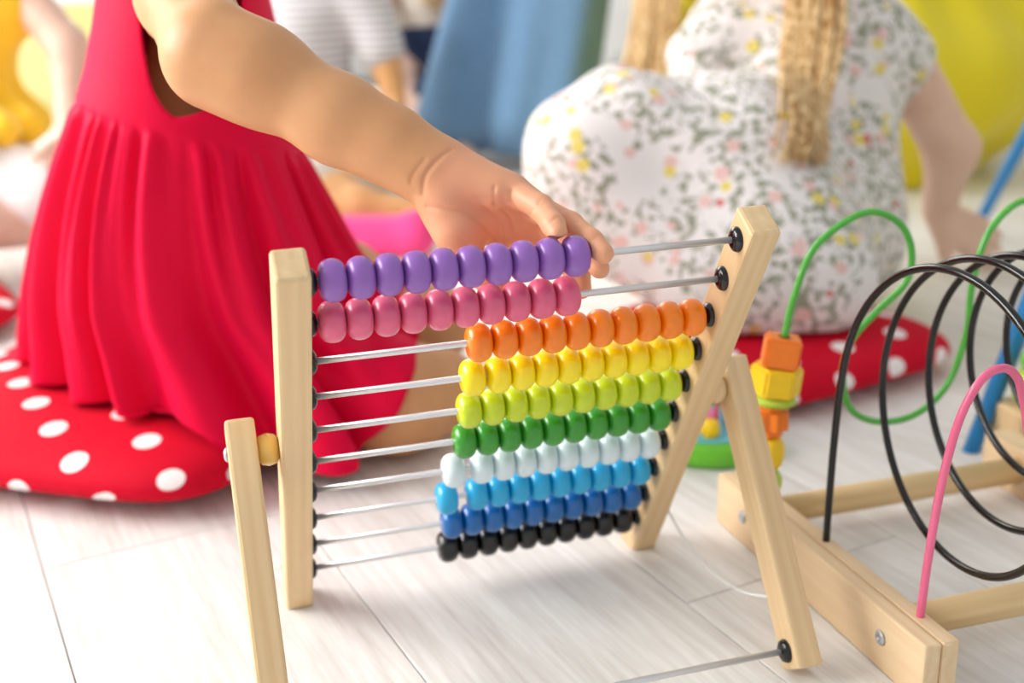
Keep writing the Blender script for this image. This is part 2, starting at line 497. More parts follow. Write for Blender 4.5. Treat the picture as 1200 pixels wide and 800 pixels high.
def sdf_mesh(prims, res, disp=None):
    lo = np.min([prim_box(p)[0] for p in prims if p[0] != 'sub'], 0) - 3 * res - 0.012
    hi = np.max([prim_box(p)[1] for p in prims if p[0] != 'sub'], 0) + 3 * res + 0.012
    n = np.ceil((hi - lo) / res).astype(int) + 1
    ax = [lo[i] + res * np.arange(n[i]) for i in range(3)]
    D = np.full(n, 1.0)
    for p in prims:
        k = {'c': 5, 'e': 4, 'sub': 5}[p[0]]; k = p[k]
        a, b = prim_box(p); pad = k + 3 * res
        i0 = np.clip(np.floor((a - pad - lo) / res).astype(int), 0, n - 1); i1 = np.clip(np.ceil((b + pad - lo) / res).astype(int) + 1, 1, n)
        sl = tuple(slice(i0[i], i1[i]) for i in range(3))
        G = np.stack(np.meshgrid(*[ax[i][sl[i]] for i in range(3)], indexing='ij'), -1)
        dd = prim_d(p, G)
        if p[0] == 'sub':
            a_, b_ = D[sl], -dd; h = np.maximum(k - np.abs(a_ - b_), 0) / k
            D[sl] = np.maximum(a_, b_) + h * h * k * 0.25
        else: D[sl] = smin(D[sl], dd, k)
    if disp is not None:
        G = np.stack(np.meshgrid(*ax, indexing='ij'), -1); near = np.abs(D) < 0.06
        D[near] += disp(G[near])
    # surface nets
    ins = D < 0
    c = np.zeros(tuple(n - 1), int)
    corners = [(i, j, k) for i in (0, 1) for j in (0, 1) for k in (0, 1)]
    def cs(A, o): return A[o[0]:o[0] + n[0] - 1, o[1]:o[1] + n[1] - 1, o[2]:o[2] + n[2] - 1]
    for o in corners: c += cs(ins, o)
    act = (c > 0) & (c < 8); I = np.argwhere(act)
    acc = np.zeros((len(I), 3)); cnt = np.zeros(len(I))
    for a in range(3):
        for o in corners:
            if o[a]: continue
            o2 = list(o); o2[a] = 1
            d0 = D[tuple((I + o).T)]; d1 = D[tuple((I + o2).T)]
            x = (d0 < 0) != (d1 < 0); t = np.where(x, d0 / np.where(x, d0 - d1, 1), 0)
            pt = np.tile(np.array(o, float), (len(I), 1)); pt[:, a] = t
            acc += pt * x[:, None]; cnt += x
    V = lo + res * (I + acc / cnt[:, None])
    idx = np.full(act.shape, -1); idx[act] = np.arange(len(I))
    F = []
    for a in range(3):
        b, e = (a + 1) % 3, (a + 2) % 3
        s0 = [slice(1, n[i] - 1) for i in range(3)]; s0[a] = slice(0, n[a] - 1)
        s1 = list(s0); s1[a] = slice(1, n[a])
        A0, A1 = ins[tuple(s0)], ins[tuple(s1)]
        E = np.argwhere(A0 != A1)
        if len(E) == 0: continue
        flip = A0[tuple(E.T)]
        base = E.copy(); 
        for i in range(3):
            if i != a: base[:, i] += 1
        def q(db, de):
            g = base.copy(); g[:, b] -= db; g[:, e] -= de; return idx[tuple(g.T)]
        Q = np.stack([q(1, 1), q(0, 1), q(0, 0), q(1, 0)], 1)
        Q[~flip] = Q[~flip][:, ::-1]
        F.append(Q)
    F = np.concatenate(F); F = F[(F >= 0).all(1)]
    return V, F
def relax(V, F, it=2, lam=0.5):
    V = V.copy(); F = np.asarray(F)
    e = np.concatenate([F[:, [i, (i + 1) % F.shape[1]]] for i in range(F.shape[1])])
    e = np.concatenate([e, e[:, ::-1]])
    cnt = np.bincount(e[:, 0], minlength=len(V))[:, None]
    for _ in range(it):
        s = np.zeros_like(V)
        for a in range(3): s[:, a] = np.bincount(e[:, 0], weights=V[e[:, 1], a], minlength=len(V))
        V += lam * (s / np.maximum(cnt, 1) - V)
    return V
def push_out(V, prims, margin, it=3):
    h = 0.004
    for _ in range(it):
        d = sdf_eval(prims, V); m = d < margin
        if not m.any(): break
        Pm = V[m]; g = np.stack([sdf_eval(prims, Pm + h * np.eye(3)[a]) - sdf_eval(prims, Pm - h * np.eye(3)[a]) for a in range(3)], 1)
        g /= np.linalg.norm(g, axis=1)[:, None] + 1e-9
        V[m] = Pm + g * (margin - d[m])[:, None]
    return V
def join_vf(parts):
    V = []; F = []; U = []; o = 0
    for p in parts:
        V += [tuple(v) for v in p[0]]; F += [tuple(int(i) + o for i in f) for f in p[1]]; o = len(V)
        if len(p) > 2: U += list(p[2])
    return V, F, (U if len(U) == len(V) else None)

# ------------------------------------------------------------------ materials
class NT:
    def __init__(s, name):
        s.m = bpy.data.materials.new(name); s.m.use_nodes = True; s.t = s.m.node_tree
        s.b = s.t.nodes['Principled BSDF']
    def n(s, typ, **kw):
        x = s.t.nodes.new(typ)
        for k, v in kw.items(): setattr(x, k, v)
        return x
    def l(s, a, b): s.t.links.new(a, b)
    def val(s, x, v): x.default_value = v
    def math(s, op, a, b=None, c=None):
        x = s.n('ShaderNodeMath', operation=op)
        for i, q in enumerate((a, b, c)):
            if q is None: continue
            if hasattr(q, 'is_linked'): s.l(q, x.inputs[i])
            else: x.inputs[i].default_value = q
        return x.outputs[0]
    def mix(s, fac, a, b):
        x = s.n('ShaderNodeMix', data_type='RGBA')
        for i, q in ((0, fac), (6, a), (7, b)):
            if hasattr(q, 'is_linked'): s.l(q, x.inputs[i])
            else: x.inputs[i].default_value = q
        return x.outputs[2]
    def coord(s, which='Object', scale=(1, 1, 1), rot=(0, 0, 0)):
        t = s.n('ShaderNodeTexCoord'); mp = s.n('ShaderNodeMapping')
        mp.inputs['Scale'].default_value = scale; mp.inputs['Rotation'].default_value = rot
        s.l(t.outputs[which], mp.inputs[0]); return mp.outputs[0]
    def noise(s, vec, scale, detail=3, rough=0.5):
        x = s.n('ShaderNodeTexNoise'); x.inputs['Scale'].default_value = scale; x.inputs['Detail'].default_value = detail; x.inputs['Roughness'].default_value = rough
        s.l(vec, x.inputs['Vector']); return x.outputs['Fac']
    def ramp(s, fac, stops):
        x = s.n('ShaderNodeValToRGB'); s.l(fac, x.inputs[0]); e = x.color_ramp.elements
        while len(e) < len(stops): e.new(0.5)
        for i, (p, c) in enumerate(stops): e[i].position = p; e[i].color = c
        return x.outputs[0]
    def bump(s, h, strength=0.2, dist=0.001):
        x = s.n('ShaderNodeBump'); x.inputs['Strength'].default_value = strength; x.inputs['Distance'].default_value = dist
        s.l(h, x.inputs['Height']); s.l(x.outputs[0], s.b.inputs['Normal'])
    def col(s, c):
        if hasattr(c, 'is_linked'): s.l(c, s.b.inputs['Base Color'])
        else: s.b.inputs['Base Color'].default_value = c
    def set(s, **kw):
        for k, v in kw.items(): s.b.inputs[k.replace('_', ' ')].default_value = v
        return s.m

def paint(name, c, rough=0.3, coat=0.3, var=0.08):
    t = NT(name); v = t.coord('Object'); nz = t.noise(v, 60, 2)
    dark = tuple(x * (1 - var) for x in c[:3]) + (1,)
    t.col(t.mix(nz, dark, c)); t.bump(t.noise(v, 220, 2), 0.06, 0.0006)
    return t.set(Roughness=rough, Coat_Weight=coat, Coat_Roughness=0.15)
def plain(name, c, rough=0.5, metallic=0.0, **kw):
    t = NT(name); v = t.coord('Object'); nz = t.noise(v, 25, 3)
    t.col(t.mix(nz, tuple(x * 0.94 for x in c[:3]) + (1,), c))
    return t.set(Roughness=rough, Metallic=metallic, **kw)
def wood(name, c0, c1, axis=2, rough=0.45):
    t = NT(name); sc = [90, 90, 90]; sc[axis] = 4.0
    v = t.coord('Object', scale=sc); inf = t.n('ShaderNodeObjectInfo')
    add = t.n('ShaderNodeVectorMath', operation='ADD'); t.l(v, add.inputs[0])
    cmb = t.n('ShaderNodeCombineXYZ'); k = t.math('MULTIPLY', inf.outputs['Random'], 37.0)
    for i in range(3): t.l(k, cmb.inputs[i])
    t.l(cmb.outputs[0], add.inputs[1]); v = add.outputs[0]
    n1 = t.noise(v, 1.6, 5, 0.6); w = t.n('ShaderNodeTexWave'); w.inputs['Scale'].default_value = 0.35; w.inputs['Distortion'].default_value = 7; w.inputs['Detail'].default_value = 2
    t.l(v, w.inputs['Vector'])
    f = t.math('ADD', t.math('MULTIPLY', n1, 0.65), t.math('MULTIPLY', w.outputs['Fac'], 0.16))
    t.col(t.ramp(f, [(0.2, c0), (0.75, c1)])); t.bump(n1, 0.12, 0.0005)
    return t.set(Roughness=rough)
def fabric(name, c, rough=0.75, sheen=0.3, weave=900, tint=None, var=0.06, transl=0.0):
    t = NT(name); v = t.coord('Object'); nz = t.noise(v, 14, 3)
    t.col(t.mix(nz, tuple(x * (1 - var) for x in c[:3]) + (1,), c)); t.bump(t.noise(v, weave, 2), 0.15, 0.0006)
    t.set(Roughness=rough, Sheen_Weight=sheen, Sheen_Roughness=0.35)
    if tint: t.b.inputs['Sheen Tint'].default_value = tint
    return t.m
def skin(name, c, c2, bump=0.12):
    t = NT(name); v = t.coord('Object'); nz = t.noise(v, 22, 4)
    at = t.n('ShaderNodeAttribute'); at.attribute_name = 'palm'
    t.col(t.mix(t.math('MULTIPLY', at.outputs['Fac'], 0.65), t.ramp(nz, [(0.3, c2), (0.65, c)]), rgb(232, 164, 132))); t.bump(t.noise(v, 700, 3, 0.6), bump, 0.0006)
    return t.set(Roughness=0.5, Subsurface_Weight=0.12, Subsurface_Radius=(0.008, 0.004, 0.002), Subsurface_Scale=0.6)
def dots(name, c, dot, pitch=0.088, rad=0.0138):
    t = NT(name); tc = t.n('ShaderNodeTexCoord'); sp = t.n('ShaderNodeSeparateXYZ'); t.l(tc.outputs['UV'], sp.inputs[0])
    y = t.math('DIVIDE', sp.outputs[1], pitch * 0.62); row = t.math('FLOOR', y)
    x = t.math('ADD', t.math('DIVIDE', sp.outputs[0], pitch), t.math('MULTIPLY', t.math('MODULO', t.math('ABSOLUTE', row), 2.0), 0.5))
    fx = t.math('MULTIPLY', t.math('SUBTRACT', t.math('FRACT', x), 0.5), pitch); fy = t.math('MULTIPLY', t.math('SUBTRACT', t.math('FRACT', y), 0.5), pitch * 0.62)
    r = t.math('SQRT', t.math('ADD', t.math('MULTIPLY', fx, fx), t.math('MULTIPLY', fy, fy)))
    f = t.math('LESS_THAN', r, rad)
    t.col(t.mix(f, c, dot)); t.bump(t.noise(t.coord('Object'), 60, 3), 0.25, 0.003)
    return t.set(Roughness=0.75, Sheen_Weight=0.0, Specular_IOR_Level=0.15)
def floral(name):
    t = NT(name); v = t.coord('Object')
    wob = t.n('ShaderNodeTexNoise'); wob.inputs['Scale'].default_value = 60; t.l(v, wob.inputs['Vector'])
    mp = t.n('ShaderNodeVectorMath', operation='MULTIPLY_ADD'); t.l(wob.outputs['Color'], mp.inputs[0]); mp.inputs[1].default_value = (0.02, 0.02, 0.02); t.l(v, mp.inputs[2]); w = mp.outputs[0]
    leaf = t.noise(w, 95, 1, 0.4); zone = t.noise(v, 14, 2)
    g = t.math('MULTIPLY', t.math('GREATER_THAN', leaf, 0.535), t.math('GREATER_THAN', zone, 0.42))
    base = t.mix(t.math('MULTIPLY', g, 0.8), rgb(232, 227, 226), rgb(112, 118, 82))
    def spots(scale, thr, colr, inn, off):
        nonlocal base
        mpp = t.coord('Object', scale=(1, 1, 1)); ad = t.n('ShaderNodeVectorMath', operation='ADD'); t.l(mpp, ad.inputs[0]); ad.inputs[1].default_value = (off, off * 1.7, off * 0.3)
        vo = t.n('ShaderNodeTexVoronoi'); vo.inputs['Scale'].default_value = scale; t.l(ad.outputs[0], vo.inputs['Vector'])
        sp = t.n('ShaderNodeSeparateColor'); t.l(vo.outputs['Color'], sp.inputs[0])
        f = t.math('MULTIPLY', t.math('LESS_THAN', vo.outputs['Distance'], thr), t.math('GREATER_THAN', sp.outputs[0], inn))
        base = t.mix(f, base, colr)
    spots(40, 0.40, rgb(228, 190, 185), 0.80, 1.3)
    spots(38, 0.36, rgb(226, 208, 105), 0.86, 4.1)
    spots(46, 0.30, rgb(205, 80, 80), 0.94, 7.7)
    t.col(base); return t.set(Roughness=0.8, Sheen_Weight=0.15)
def stripes(name, a, b, pitch):
    t = NT(name); tc = t.n('ShaderNodeTexCoord'); sp = t.n('ShaderNodeSeparateXYZ'); t.l(tc.outputs['Object'], sp.inputs[0])
    f = t.math('LESS_THAN', t.math('FRACT', t.math('DIVIDE', sp.outputs[2], pitch)), 0.4)
    t.col(t.mix(f, a, b)); return t.set(Roughness=0.85)
def hairmat(name, c0, c1):
    t = NT(name); v = t.coord('Object', scale=(1, 1, 0.06)); n = t.ramp(t.noise(v, 130, 3), [(0.38, (0, 0, 0, 1)), (0.62, (1, 1, 1, 1))])
    t.col(t.mix(n, c0, c1)); return t.set(Roughness=0.4)

M = {}
M['post'] = wood('beech_wood', rgb(216, 182, 134), rgb(234, 208, 164), 2)
M['base'] = wood('pine_wood', rgb(222, 190, 148), rgb(238, 214, 176), 1)
M['dowel'] = wood('dowel_wood', rgb(216, 184, 132), rgb(234, 206, 156), 2)
M['knob'] = paint('varnished_wood', rgb(232, 186, 92), 0.3, 0.4)
M['steel'] = plain('steel_rod', rgb(226, 228, 231), 0.3, 0.55)
M['black'] = paint('black_plastic', rgb(5, 5, 6), 0.2, 0.2)
M['cord'] = plain('white_cord', rgb(240, 240, 238), 0.7)
BEADS = [('purple', rgb(146, 96, 182)), ('pink', rgb(228, 96, 132)), ('orange', rgb(252, 132, 0)), ('yellow', rgb(255, 232, 0)),
         ('lime green', rgb(198, 218, 30)), ('green', rgb(52, 150, 40)), ('white', rgb(222, 238, 244)), ('light blue', rgb(24, 168, 220)),
         ('dark blue', rgb(6, 100, 172)), ('black', rgb(5, 5, 6))]
for nme, c in BEADS: M['bead_' + nme] = paint('bead_' + nme.replace(' ', '_'), c, 0.32, 0.35, 0.05)
M['orange'] = paint('orange_paint', rgb(246, 128, 20), 0.45, 0.1)
M['yellow'] = paint('yellow_paint', rgb(250, 208, 10), 0.45, 0.1)
M['lime'] = paint('lime_paint', rgb(188, 214, 60), 0.45, 0.1)
M['wire_green'] = paint('green_wire', rgb(74, 178, 52), 0.25, 0.5)
M['wire_black'] = paint('black_wire', rgb(5, 5, 5), 0.2, 0.15)
M['wire_pink'] = paint('pink_wire', rgb(240, 104, 146), 0.25, 0.5)
M['wire_red'] = paint('red_wire', rgb(205, 50, 60), 0.3, 0.4)
M['toy_green'] = paint('green_toy_paint', rgb(106, 196, 40), 0.4, 0.2)
M['toy_blue'] = paint('pale_blue_toy_paint', rgb(110, 200, 220), 0.4, 0.2)
M['toy_deep'] = paint('blue_toy_paint', rgb(40, 140, 220), 0.4, 0.2)
M['toy_pink'] = paint('pink_toy_paint', rgb(245, 140, 190), 0.4, 0.2)
M['blue'] = paint('blue_lacquer', rgb(32, 138, 208), 0.35, 0.3)
M['skin1'] = skin('skin_tan', rgb(211, 156, 108), rgb(203, 145, 97))
M['skin2'] = skin('skin_fair', rgb(232, 196, 176), rgb(224, 184, 162))
M['skin3'] = skin('skin_warm', rgb(224, 170, 112), rgb(214, 158, 104))
M['pinkdress'] = fabric('pink_jersey', rgb(222, 0, 58), 0.6, 0.22, 1400, (1.0, 0.12, 0.5, 1))
M['pinkdress'].node_tree.nodes['Principled BSDF'].inputs['Specular IOR Level'].default_value = 0.12
M['floral'] = floral('floral_cotton')
M['cushion'] = dots('red_polka_dot_cotton', rgb(200, 0, 38), rgb(246, 238, 238))
M['pinkcloth'] = fabric('pink_fleece', rgb(244, 70, 140), 0.85, 0.4)
M['denim'] = fabric('light_denim', rgb(116, 158, 196), 0.85, 0.15, 500, None, 0.25)
M['yellowfab'] = fabric('yellow_cotton', rgb(255, 216, 50), 0.8, 0.2)
M['bag'] = fabric('yellow_bean_bag_cover', rgb(226, 206, 0), 0.7, 0.15, 300)
M['stripe'] = stripes('grey_striped_jersey', rgb(224, 224, 228), rgb(172, 172, 178), 0.017)
M['khaki'] = fabric('khaki_cotton', rgb(134, 126, 110), 0.85, 0.1)
M['beige'] = fabric('beige_cotton', rgb(216, 206, 192), 0.85, 0.1)
M['teal'] = fabric('dark_teal_knit', rgb(48, 72, 76), 0.85, 0.1)
M['navy'] = fabric('navy_cotton', rgb(28, 48, 84), 0.85, 0.1)
M['white'] = fabric('white_cotton', rgb(240, 236, 234), 0.85, 0.1)
M['blond'] = hairmat('blond_hair', rgb(172, 122, 58), rgb(240, 210, 158))
M['brown'] = hairmat('brown_hair', rgb(70, 46, 30), rgb(110, 76, 50))
M['eye'] = plain('eye', rgb(50, 36, 30), 0.2)
M['wall'] = plain('white_wall_paint', rgb(244, 243, 240), 0.8)
M['trim'] = plain('white_trim_paint', rgb(246, 246, 244), 0.4)
M['paleyellow'] = plain('pale_yellow_paint', rgb(240, 232, 160), 0.5)
M['screw'] = plain('zinc_screw', rgb(190, 194, 198), 0.3, 0.8)
M['hole'] = plain('drilled_hole', rgb(90, 60, 30), 0.8)
M['joint'] = plain('floor_joint', rgb(120, 112, 104), 0.9)
def glass_mat():
    t = NT('window_glass'); return t.set(Base_Color=(1, 1, 1, 1), Roughness=0.02, Transmission_Weight=1.0, IOR=1.02)
M['glass'] = glass_mat()
def floor_mat():
    t = NT('white_laminate'); v = t.coord('Object', scale=(22, 1.3, 1)); inf = t.n('ShaderNodeObjectInfo')
    cmb = t.n('ShaderNodeCombineXYZ'); k = t.math('MULTIPLY', inf.outputs['Random'], 61.0); t.l(k, cmb.inputs[0]); t.l(k, cmb.inputs[1])
    ad = t.n('ShaderNodeVectorMath', operation='ADD'); t.l(v, ad.inputs[0]); t.l(cmb.outputs[0], ad.inputs[1]); v = ad.outputs[0]
    n1 = t.noise(v, 1.5, 7, 0.65); n2 = t.noise(v, 6.0, 5, 0.7)
    f = t.math('ADD', t.math('MULTIPLY', n1, 0.6), t.math('MULTIPLY', n2, 0.4))
    c = t.ramp(f, [(0.28, rgb(198, 192, 186)), (0.46, rgb(224, 221, 217)), (0.62, rgb(239, 238, 236))])
    t.col(t.mix(t.math('MULTIPLY', inf.outputs['Random'], 0.12), c, rgb(222, 214, 206))); t.bump(n2, 0.08, 0.0005)
    return t.set(Roughness=0.48, Specular_IOR_Level=0.35)
M['floor'] = floor_mat()

# ------------------------------------------------------------------ the room
def slab(name, x0, x1, y0, y1, z0, z1, mat, parent=None, kind='structure'):
    bm = bevel_box(x1 - x0, y1 - y0, z0, z1, 0)
    o = from_bm(name, bm, mat, parent, False, Matrix.Translation(((x0 + x1) / 2, (y0 + y1) / 2, 0)))
    if kind and parent is None: o['kind'] = kind
    return o
floor = slab('floor', -2.6, 4.0, -2.2, 4.3, -0.06, -0.0035, M['joint'])
PW, PL, ANG = 0.2315, 1.28, math.radians(11.1)
pm_bm = bevel_box(PW - 0.0012, PL - 0.0012, -0.012, 0.0, 0.0006, 1)
plank_me = bpy.data.meshes.new('plank'); pm_bm.to_mesh(plank_me); pm_bm.free(); plank_me.materials.append(M['floor'])
Rf = Matrix.Rotation(ANG, 4, 'Z')
for i in range(-14, 19):
    for j in range(-3, 6):
        off = (i * 0.37) % 1.0
        # seam i runs through x = 0.034 + i * width at y = 0
        loc = Rf @ Vector((0.0334 + (i + 0.5) * PW, (j + off) * PL, 0))
        if not (-2.5 < loc.x < 3.9 and -1.9 < loc.y < 4.1): continue
        if loc.x < -1.9 and loc.y < 0: continue
        inst('plank', plank_me, Matrix.Translation(loc) @ Rf, floor)

def wall_with_window(name, axis, pos, a0, a1, w0, w1, wz0, wz1, top, wn):
    """a wall slab along x (axis 0) or y (axis 1) with a glazed opening"""
    th = 0.12
    def sl(n, p0, p1, z0, z1, mat, par=None, d0=0.0, d1=th):
        if axis == 0: return slab(n, p0, p1, pos + d0, pos + d1, z0, z1, mat, par)
        return slab(n, pos - d1, pos - d0, p0, p1, z0, z1, mat, par)
    w = sl(name, a0, a1, 0, wz0, M['wall'])
    for n, p0, p1, z0, z1 in (('pier', a0, w0, wz0, wz1), ('pier', w1, a1, wz0, wz1), ('lintel', a0, a1, wz1, top)): sl(n, p0, p1, z0, z1, M['wall'], w)
    win = sl(wn, w0, w1, wz0 - 0.03, wz0 + 0.0, M['trim'], None, -0.10, th)   # the sill carries the window
    for p in (w0, (w0 + w1) / 2 - 0.03, w1 - 0.06): sl('frame_post', p, p + 0.06, wz0, wz1, M['trim'], win, 0.03, 0.09)
    for z in (wz0, wz1 - 0.06): sl('frame_rail', w0, w1, z, z + 0.06, M['trim'], win, 0.03, 0.09)
    sl('pane', w0 + 0.06, (w0 + w1) / 2 - 0.03, wz0 + 0.06, wz1 - 0.06, M['glass'], win, 0.055, 0.061)
    sl('pane', (w0 + w1) / 2 + 0.03, w1 - 0.06, wz0 + 0.06, wz1 - 0.06, M['glass'], win, 0.055, 0.061)
wall_with_window('wall_back', 0, 4.12, -2.6, 4.0, -1.9, 1.1, 0.75, 2.35, 2.7, 'window_1')
wall_with_window('wall_left', 1, -2.44, -2.2, 4.12, -0.4, 2.2, 0.7, 2.35, 2.7, 'window_2')
bb = slab('baseboard_back', -2.44, 4.0, 4.105, 4.12, 0, 0.08, M['trim'])
bb = slab('baseboard_left', -2.44, -2.425, -2.2, 4.1, 0, 0.08, M['trim'])

# ------------------------------------------------------------------ abacus
A_W, A_S, VB = 0.28, 0.03744, 0.383
VV = Vector((0, 0.5145, -0.8575)); NN = Vector((0, 0.8575, 0.5145))
def aw(u, v, n): return Vector((u, 0, 0)) + VV * (v - VB) + NN * n
abacus = thing('abacus', (0.14, -0.1, 0), 'wooden counting frame with ten rows of coloured beads on the floor', 'abacus')
def cut_bar(name, top, bottom, su, sn, mat, parent, bev=0.0025, square=False):
    """square bar whose lower end is sawn flat to stand on the floor"""
    top, bottom = Vector(top), Vector(bottom); L = (top - bottom).length
    bm = bevel_box(su, sn, 0.0 if square else -0.05, L, bev)
    m = frame(bottom, top - bottom, (1, 0, 0)); mi = m.inverted()
    if square: return from_bm(name, bm, mat, parent, False, m)
    n = (mi.to_3x3() @ Vector((0, 0, 1))).normalized(); p = mi @ Vector((0, 0, 0.0005))
    r = bmesh.ops.bisect_plane(bm, geom=list(bm.verts) + list(bm.edges) + list(bm.faces), plane_co=p, plane_no=n, clear_inner=True)
    bmesh.ops.holes_fill(bm, edges=[e for e in bm.edges if e.is_boundary])
    return from_bm(name, bm, mat, parent, False, m)
for u in (-0.0140, A_W + 0.0140):
    cut_bar('post', aw(u, -0.0175, 0), aw(u, VB, 0), 0.022, 0.028, M['post'], abacus)
# legs hinged on a round spacer
PY, PZ, BY = -0.110, 0.186, -0.241
LD = Vector((0, BY - PY, -PZ)).normalized()
for sgn, u0 in ((-1, -0.0), (1, A_W)):
    uc = u0 + sgn * 0.050
    lg = cut_bar('leg', Vector((uc, PY, PZ)) - LD * 0.022, Vector((uc, BY, 0)) - LD * 0.0104, 0.0205, 0.028, M['post'], abacus, square=True)
    V, F = lathe([(0.004, -0.0075), (0.0075, -0.0075), (0.0105, -0.005), (0.0118, 0), (0.0105, 0.005), (0.0075, 0.0075), (0.004, 0.0075)], 24)
    obj('hinge_spacer', V, F, M['knob'] if sgn < 0 else M['post'], abacus, m=frame((u0 + sgn * 0.0325, PY, PZ), (1, 0, 0), (0, 1, 0)))
    V, F = lathe([(0.0001, 0.003), (0.003, 0.0028), (0.005, 0.0015), (0.0055, 0)], 20)
    obj('hinge_screw', V, F, M['screw'], abacus, m=frame((uc + sgn * 0.0102, PY, PZ), (sgn, 0, 0), (0, 1, 0)))
    # cord that stops the legs from sliding apart
    p0 = Vector((u0 + sgn * 0.034, -0.018, 0.040)); p1 = Vector((uc - sgn * 0.0102, -0.196, 0.048))
    pts = [tuple(p0 * (1 - t) + p1 * t + Vector((0, 0, -0.022 * 4 * t * (1 - t)))) for t in np.linspace(0, 1, 9)]
    pts = [(u0 + sgn * 0.025, -0.018, 0.042)] + pts
    V, F, U = tube(catmull(pts, 4), 0.0011, 8); obj('cord', V, F, M['cord'], abacus)
capV, capF = lathe([(0.0088, 0), (0.0088, 0.0012), (0.0078, 0.0032), (0.0055, 0.0046), (0.0034, 0.005), (0.0001, 0.005)], 28)
cap_me = mesh_data('rod_cap', capV, capF, M['black'])
def bead_profile(R, h):
    out = []
    for k in range(15):
        a = math.pi * (k / 14 - 0.5); c, s = math.cos(a), math.sin(a)
        out.append((max(0.0028, R * abs(c) ** 0.52), h * math.copysign(abs(s) ** 0.92, s)))
    return out
BT = 0.01742; rV, rF = lathe([(0.00235, 0), (0.00235, A_W + 0.012)], 16)
rod_me = mesh_data('rod', rV, rF, M['steel'])
bead_me = {}
for nme, c in BEADS:
    V, F = lathe(bead_profile(0.0136, BT * 0.498), 32); bead_me[nme] = mesh_data('bead', V, F, M['bead_' + nme])
shift = {3: [(0, -0.0012)], 6: [(0, -0.0050)], 7: [(0, -0.0072)], 2: [(0, -0.0005)]}
for i, (nme, c) in enumerate(BEADS):
    base = aw(-0.006, i * A_S, 0)
    rod = inst('rod', rod_me, frame(base, (1, 0, 0), (0, 0, 1)), abacus)
    for u, d in ((-0.0032, 1), (A_W + 0.0032, -1)):
        inst('rod_cap', cap_me, frame(aw(u, i * A_S, 0), (d, 0, 0), (0, 1, 0)), rod)
    for k in range(10):
        u = 0.0025 + (k + 0.5) * BT if i < 2 else A_W - 0.0025 - (9 - k + 0.5) * BT
        for kk, du in shift.get(i, []):
            if k == kk: u += du
        tilt = Matrix.Rotation(rng.uniform(0, 6.28), 4, 'Z') @ Matrix.Rotation(rng.normal(0, 0.015), 4, 'X')
        b = inst('bead', bead_me[nme], frame(aw(u, i * A_S, 0) + Vector((0, 0, -0.0004)), (1, 0, 0), (0, 1, 0)) @ tilt, rod)
        b['label'] = nme + ' wooden bead'
# brace rod between the legs
by, bz = BY - LD.y * 0.0245, -LD.z * 0.0245
V, F = lathe([(0.00235, 0), (0.00235, A_W + 0.09)], 16)
rod = obj('brace_rod', V, F, M['steel'], abacus, m=frame((-0.045, by, bz), (1, 0, 0), (0, 0, 1)))
for u, d in ((-0.0398, 1), (A_W + 0.0398, -1)):
    inst('rod_cap', cap_me, frame((u, by, bz), (d, 0, 0), (0, 1, 0)), rod)

# ------------------------------------------------------------------ bead maze (wire toy)
maze = thing('bead_maze', (0.54, -0.14, 0), 'wooden wire bead maze with black, green and pink wires beside the abacus', 'toy')
tilt = math.radians(2.0)
for x0 in (0.3915, 0.6815):
    for k in (0, 1):
        bm = bevel_box(0.0138, 0.306, 0.0005, 0.049, 0.0018)
        from_bm('board', bm, M['base'], maze, False, Matrix.Translation((x0 + k * 0.0145, -0.140, 0)) @ Matrix.Rotation(tilt, 4, 'Z'))
    out = -1 if x0 < 0.5 else 1
    for y in (-0.036, -0.243):
        V, F = lathe([(0.0001, 0.0012), (0.0018, 0.0012), (0.0018, 0.0022), (0.005, 0.0018), (0.0062, 0)], 20)
        xx = (x0 - 0.0068 if out < 0 else x0 + 0.0145 + 0.0068) - (y + 0.14) * math.tan(tilt)
        obj('screw', V, F, M['screw'], maze, m=frame((xx, y, 0.027), (out, 0, 0), (0, 1, 0)))
for y in (-0.036, -0.232):
    V, F = lathe([(0.0125, 0), (0.0125, 0.262)], 28)
    obj('dowel', V, F, M['dowel'], maze, m=frame((0.412 - (y + 0.14) * math.tan(tilt), y, 0.028), (1, 0, 0), (0, 0, 1)))
# black coil
K = np.array([0, 1, 2, 3, 4, 5.0])
tx = np.array([0.410, 0.468, 0.512, 0.548, 0.582, 0.632]); tyc = np.array([-0.250, -0.216, -0.201, -0.190, -0.185, -0.180])
tzc = np.array([0.188, 0.186, 0.194, 0.208, 0.214, 0.20]); tr = np.array([0.116, 0.112, 0.098, 0.084, 0.078, 0.078])
def tab(t, q): return np.interp(q, K, t)
pts = [(0.4055, -0.1345, 0.035), (0.4060, -0.1340, 0.08), (0.4075, -0.1335, 0.14)]
for q in np.arange(0, 4.51, 1 / 20):
    a = 2 * math.pi * q
    pts.append((tab(tx, q), tab(tyc, q) + tab(tr, q) * math.cos(a), tab(tzc, q) + tab(tr, q) * math.sin(a)))
pts += [(0.655, -0.262, 0.15), (0.680, -0.258, 0.09), (0.690, -0.255, 0.040)]
pts = np.array(pts)
V, F, U = tube(catmull(pts, 4), 0.0030, 12); obj('wire', V, F, M['wire_black'], maze)['label'] = 'black coiled wire'
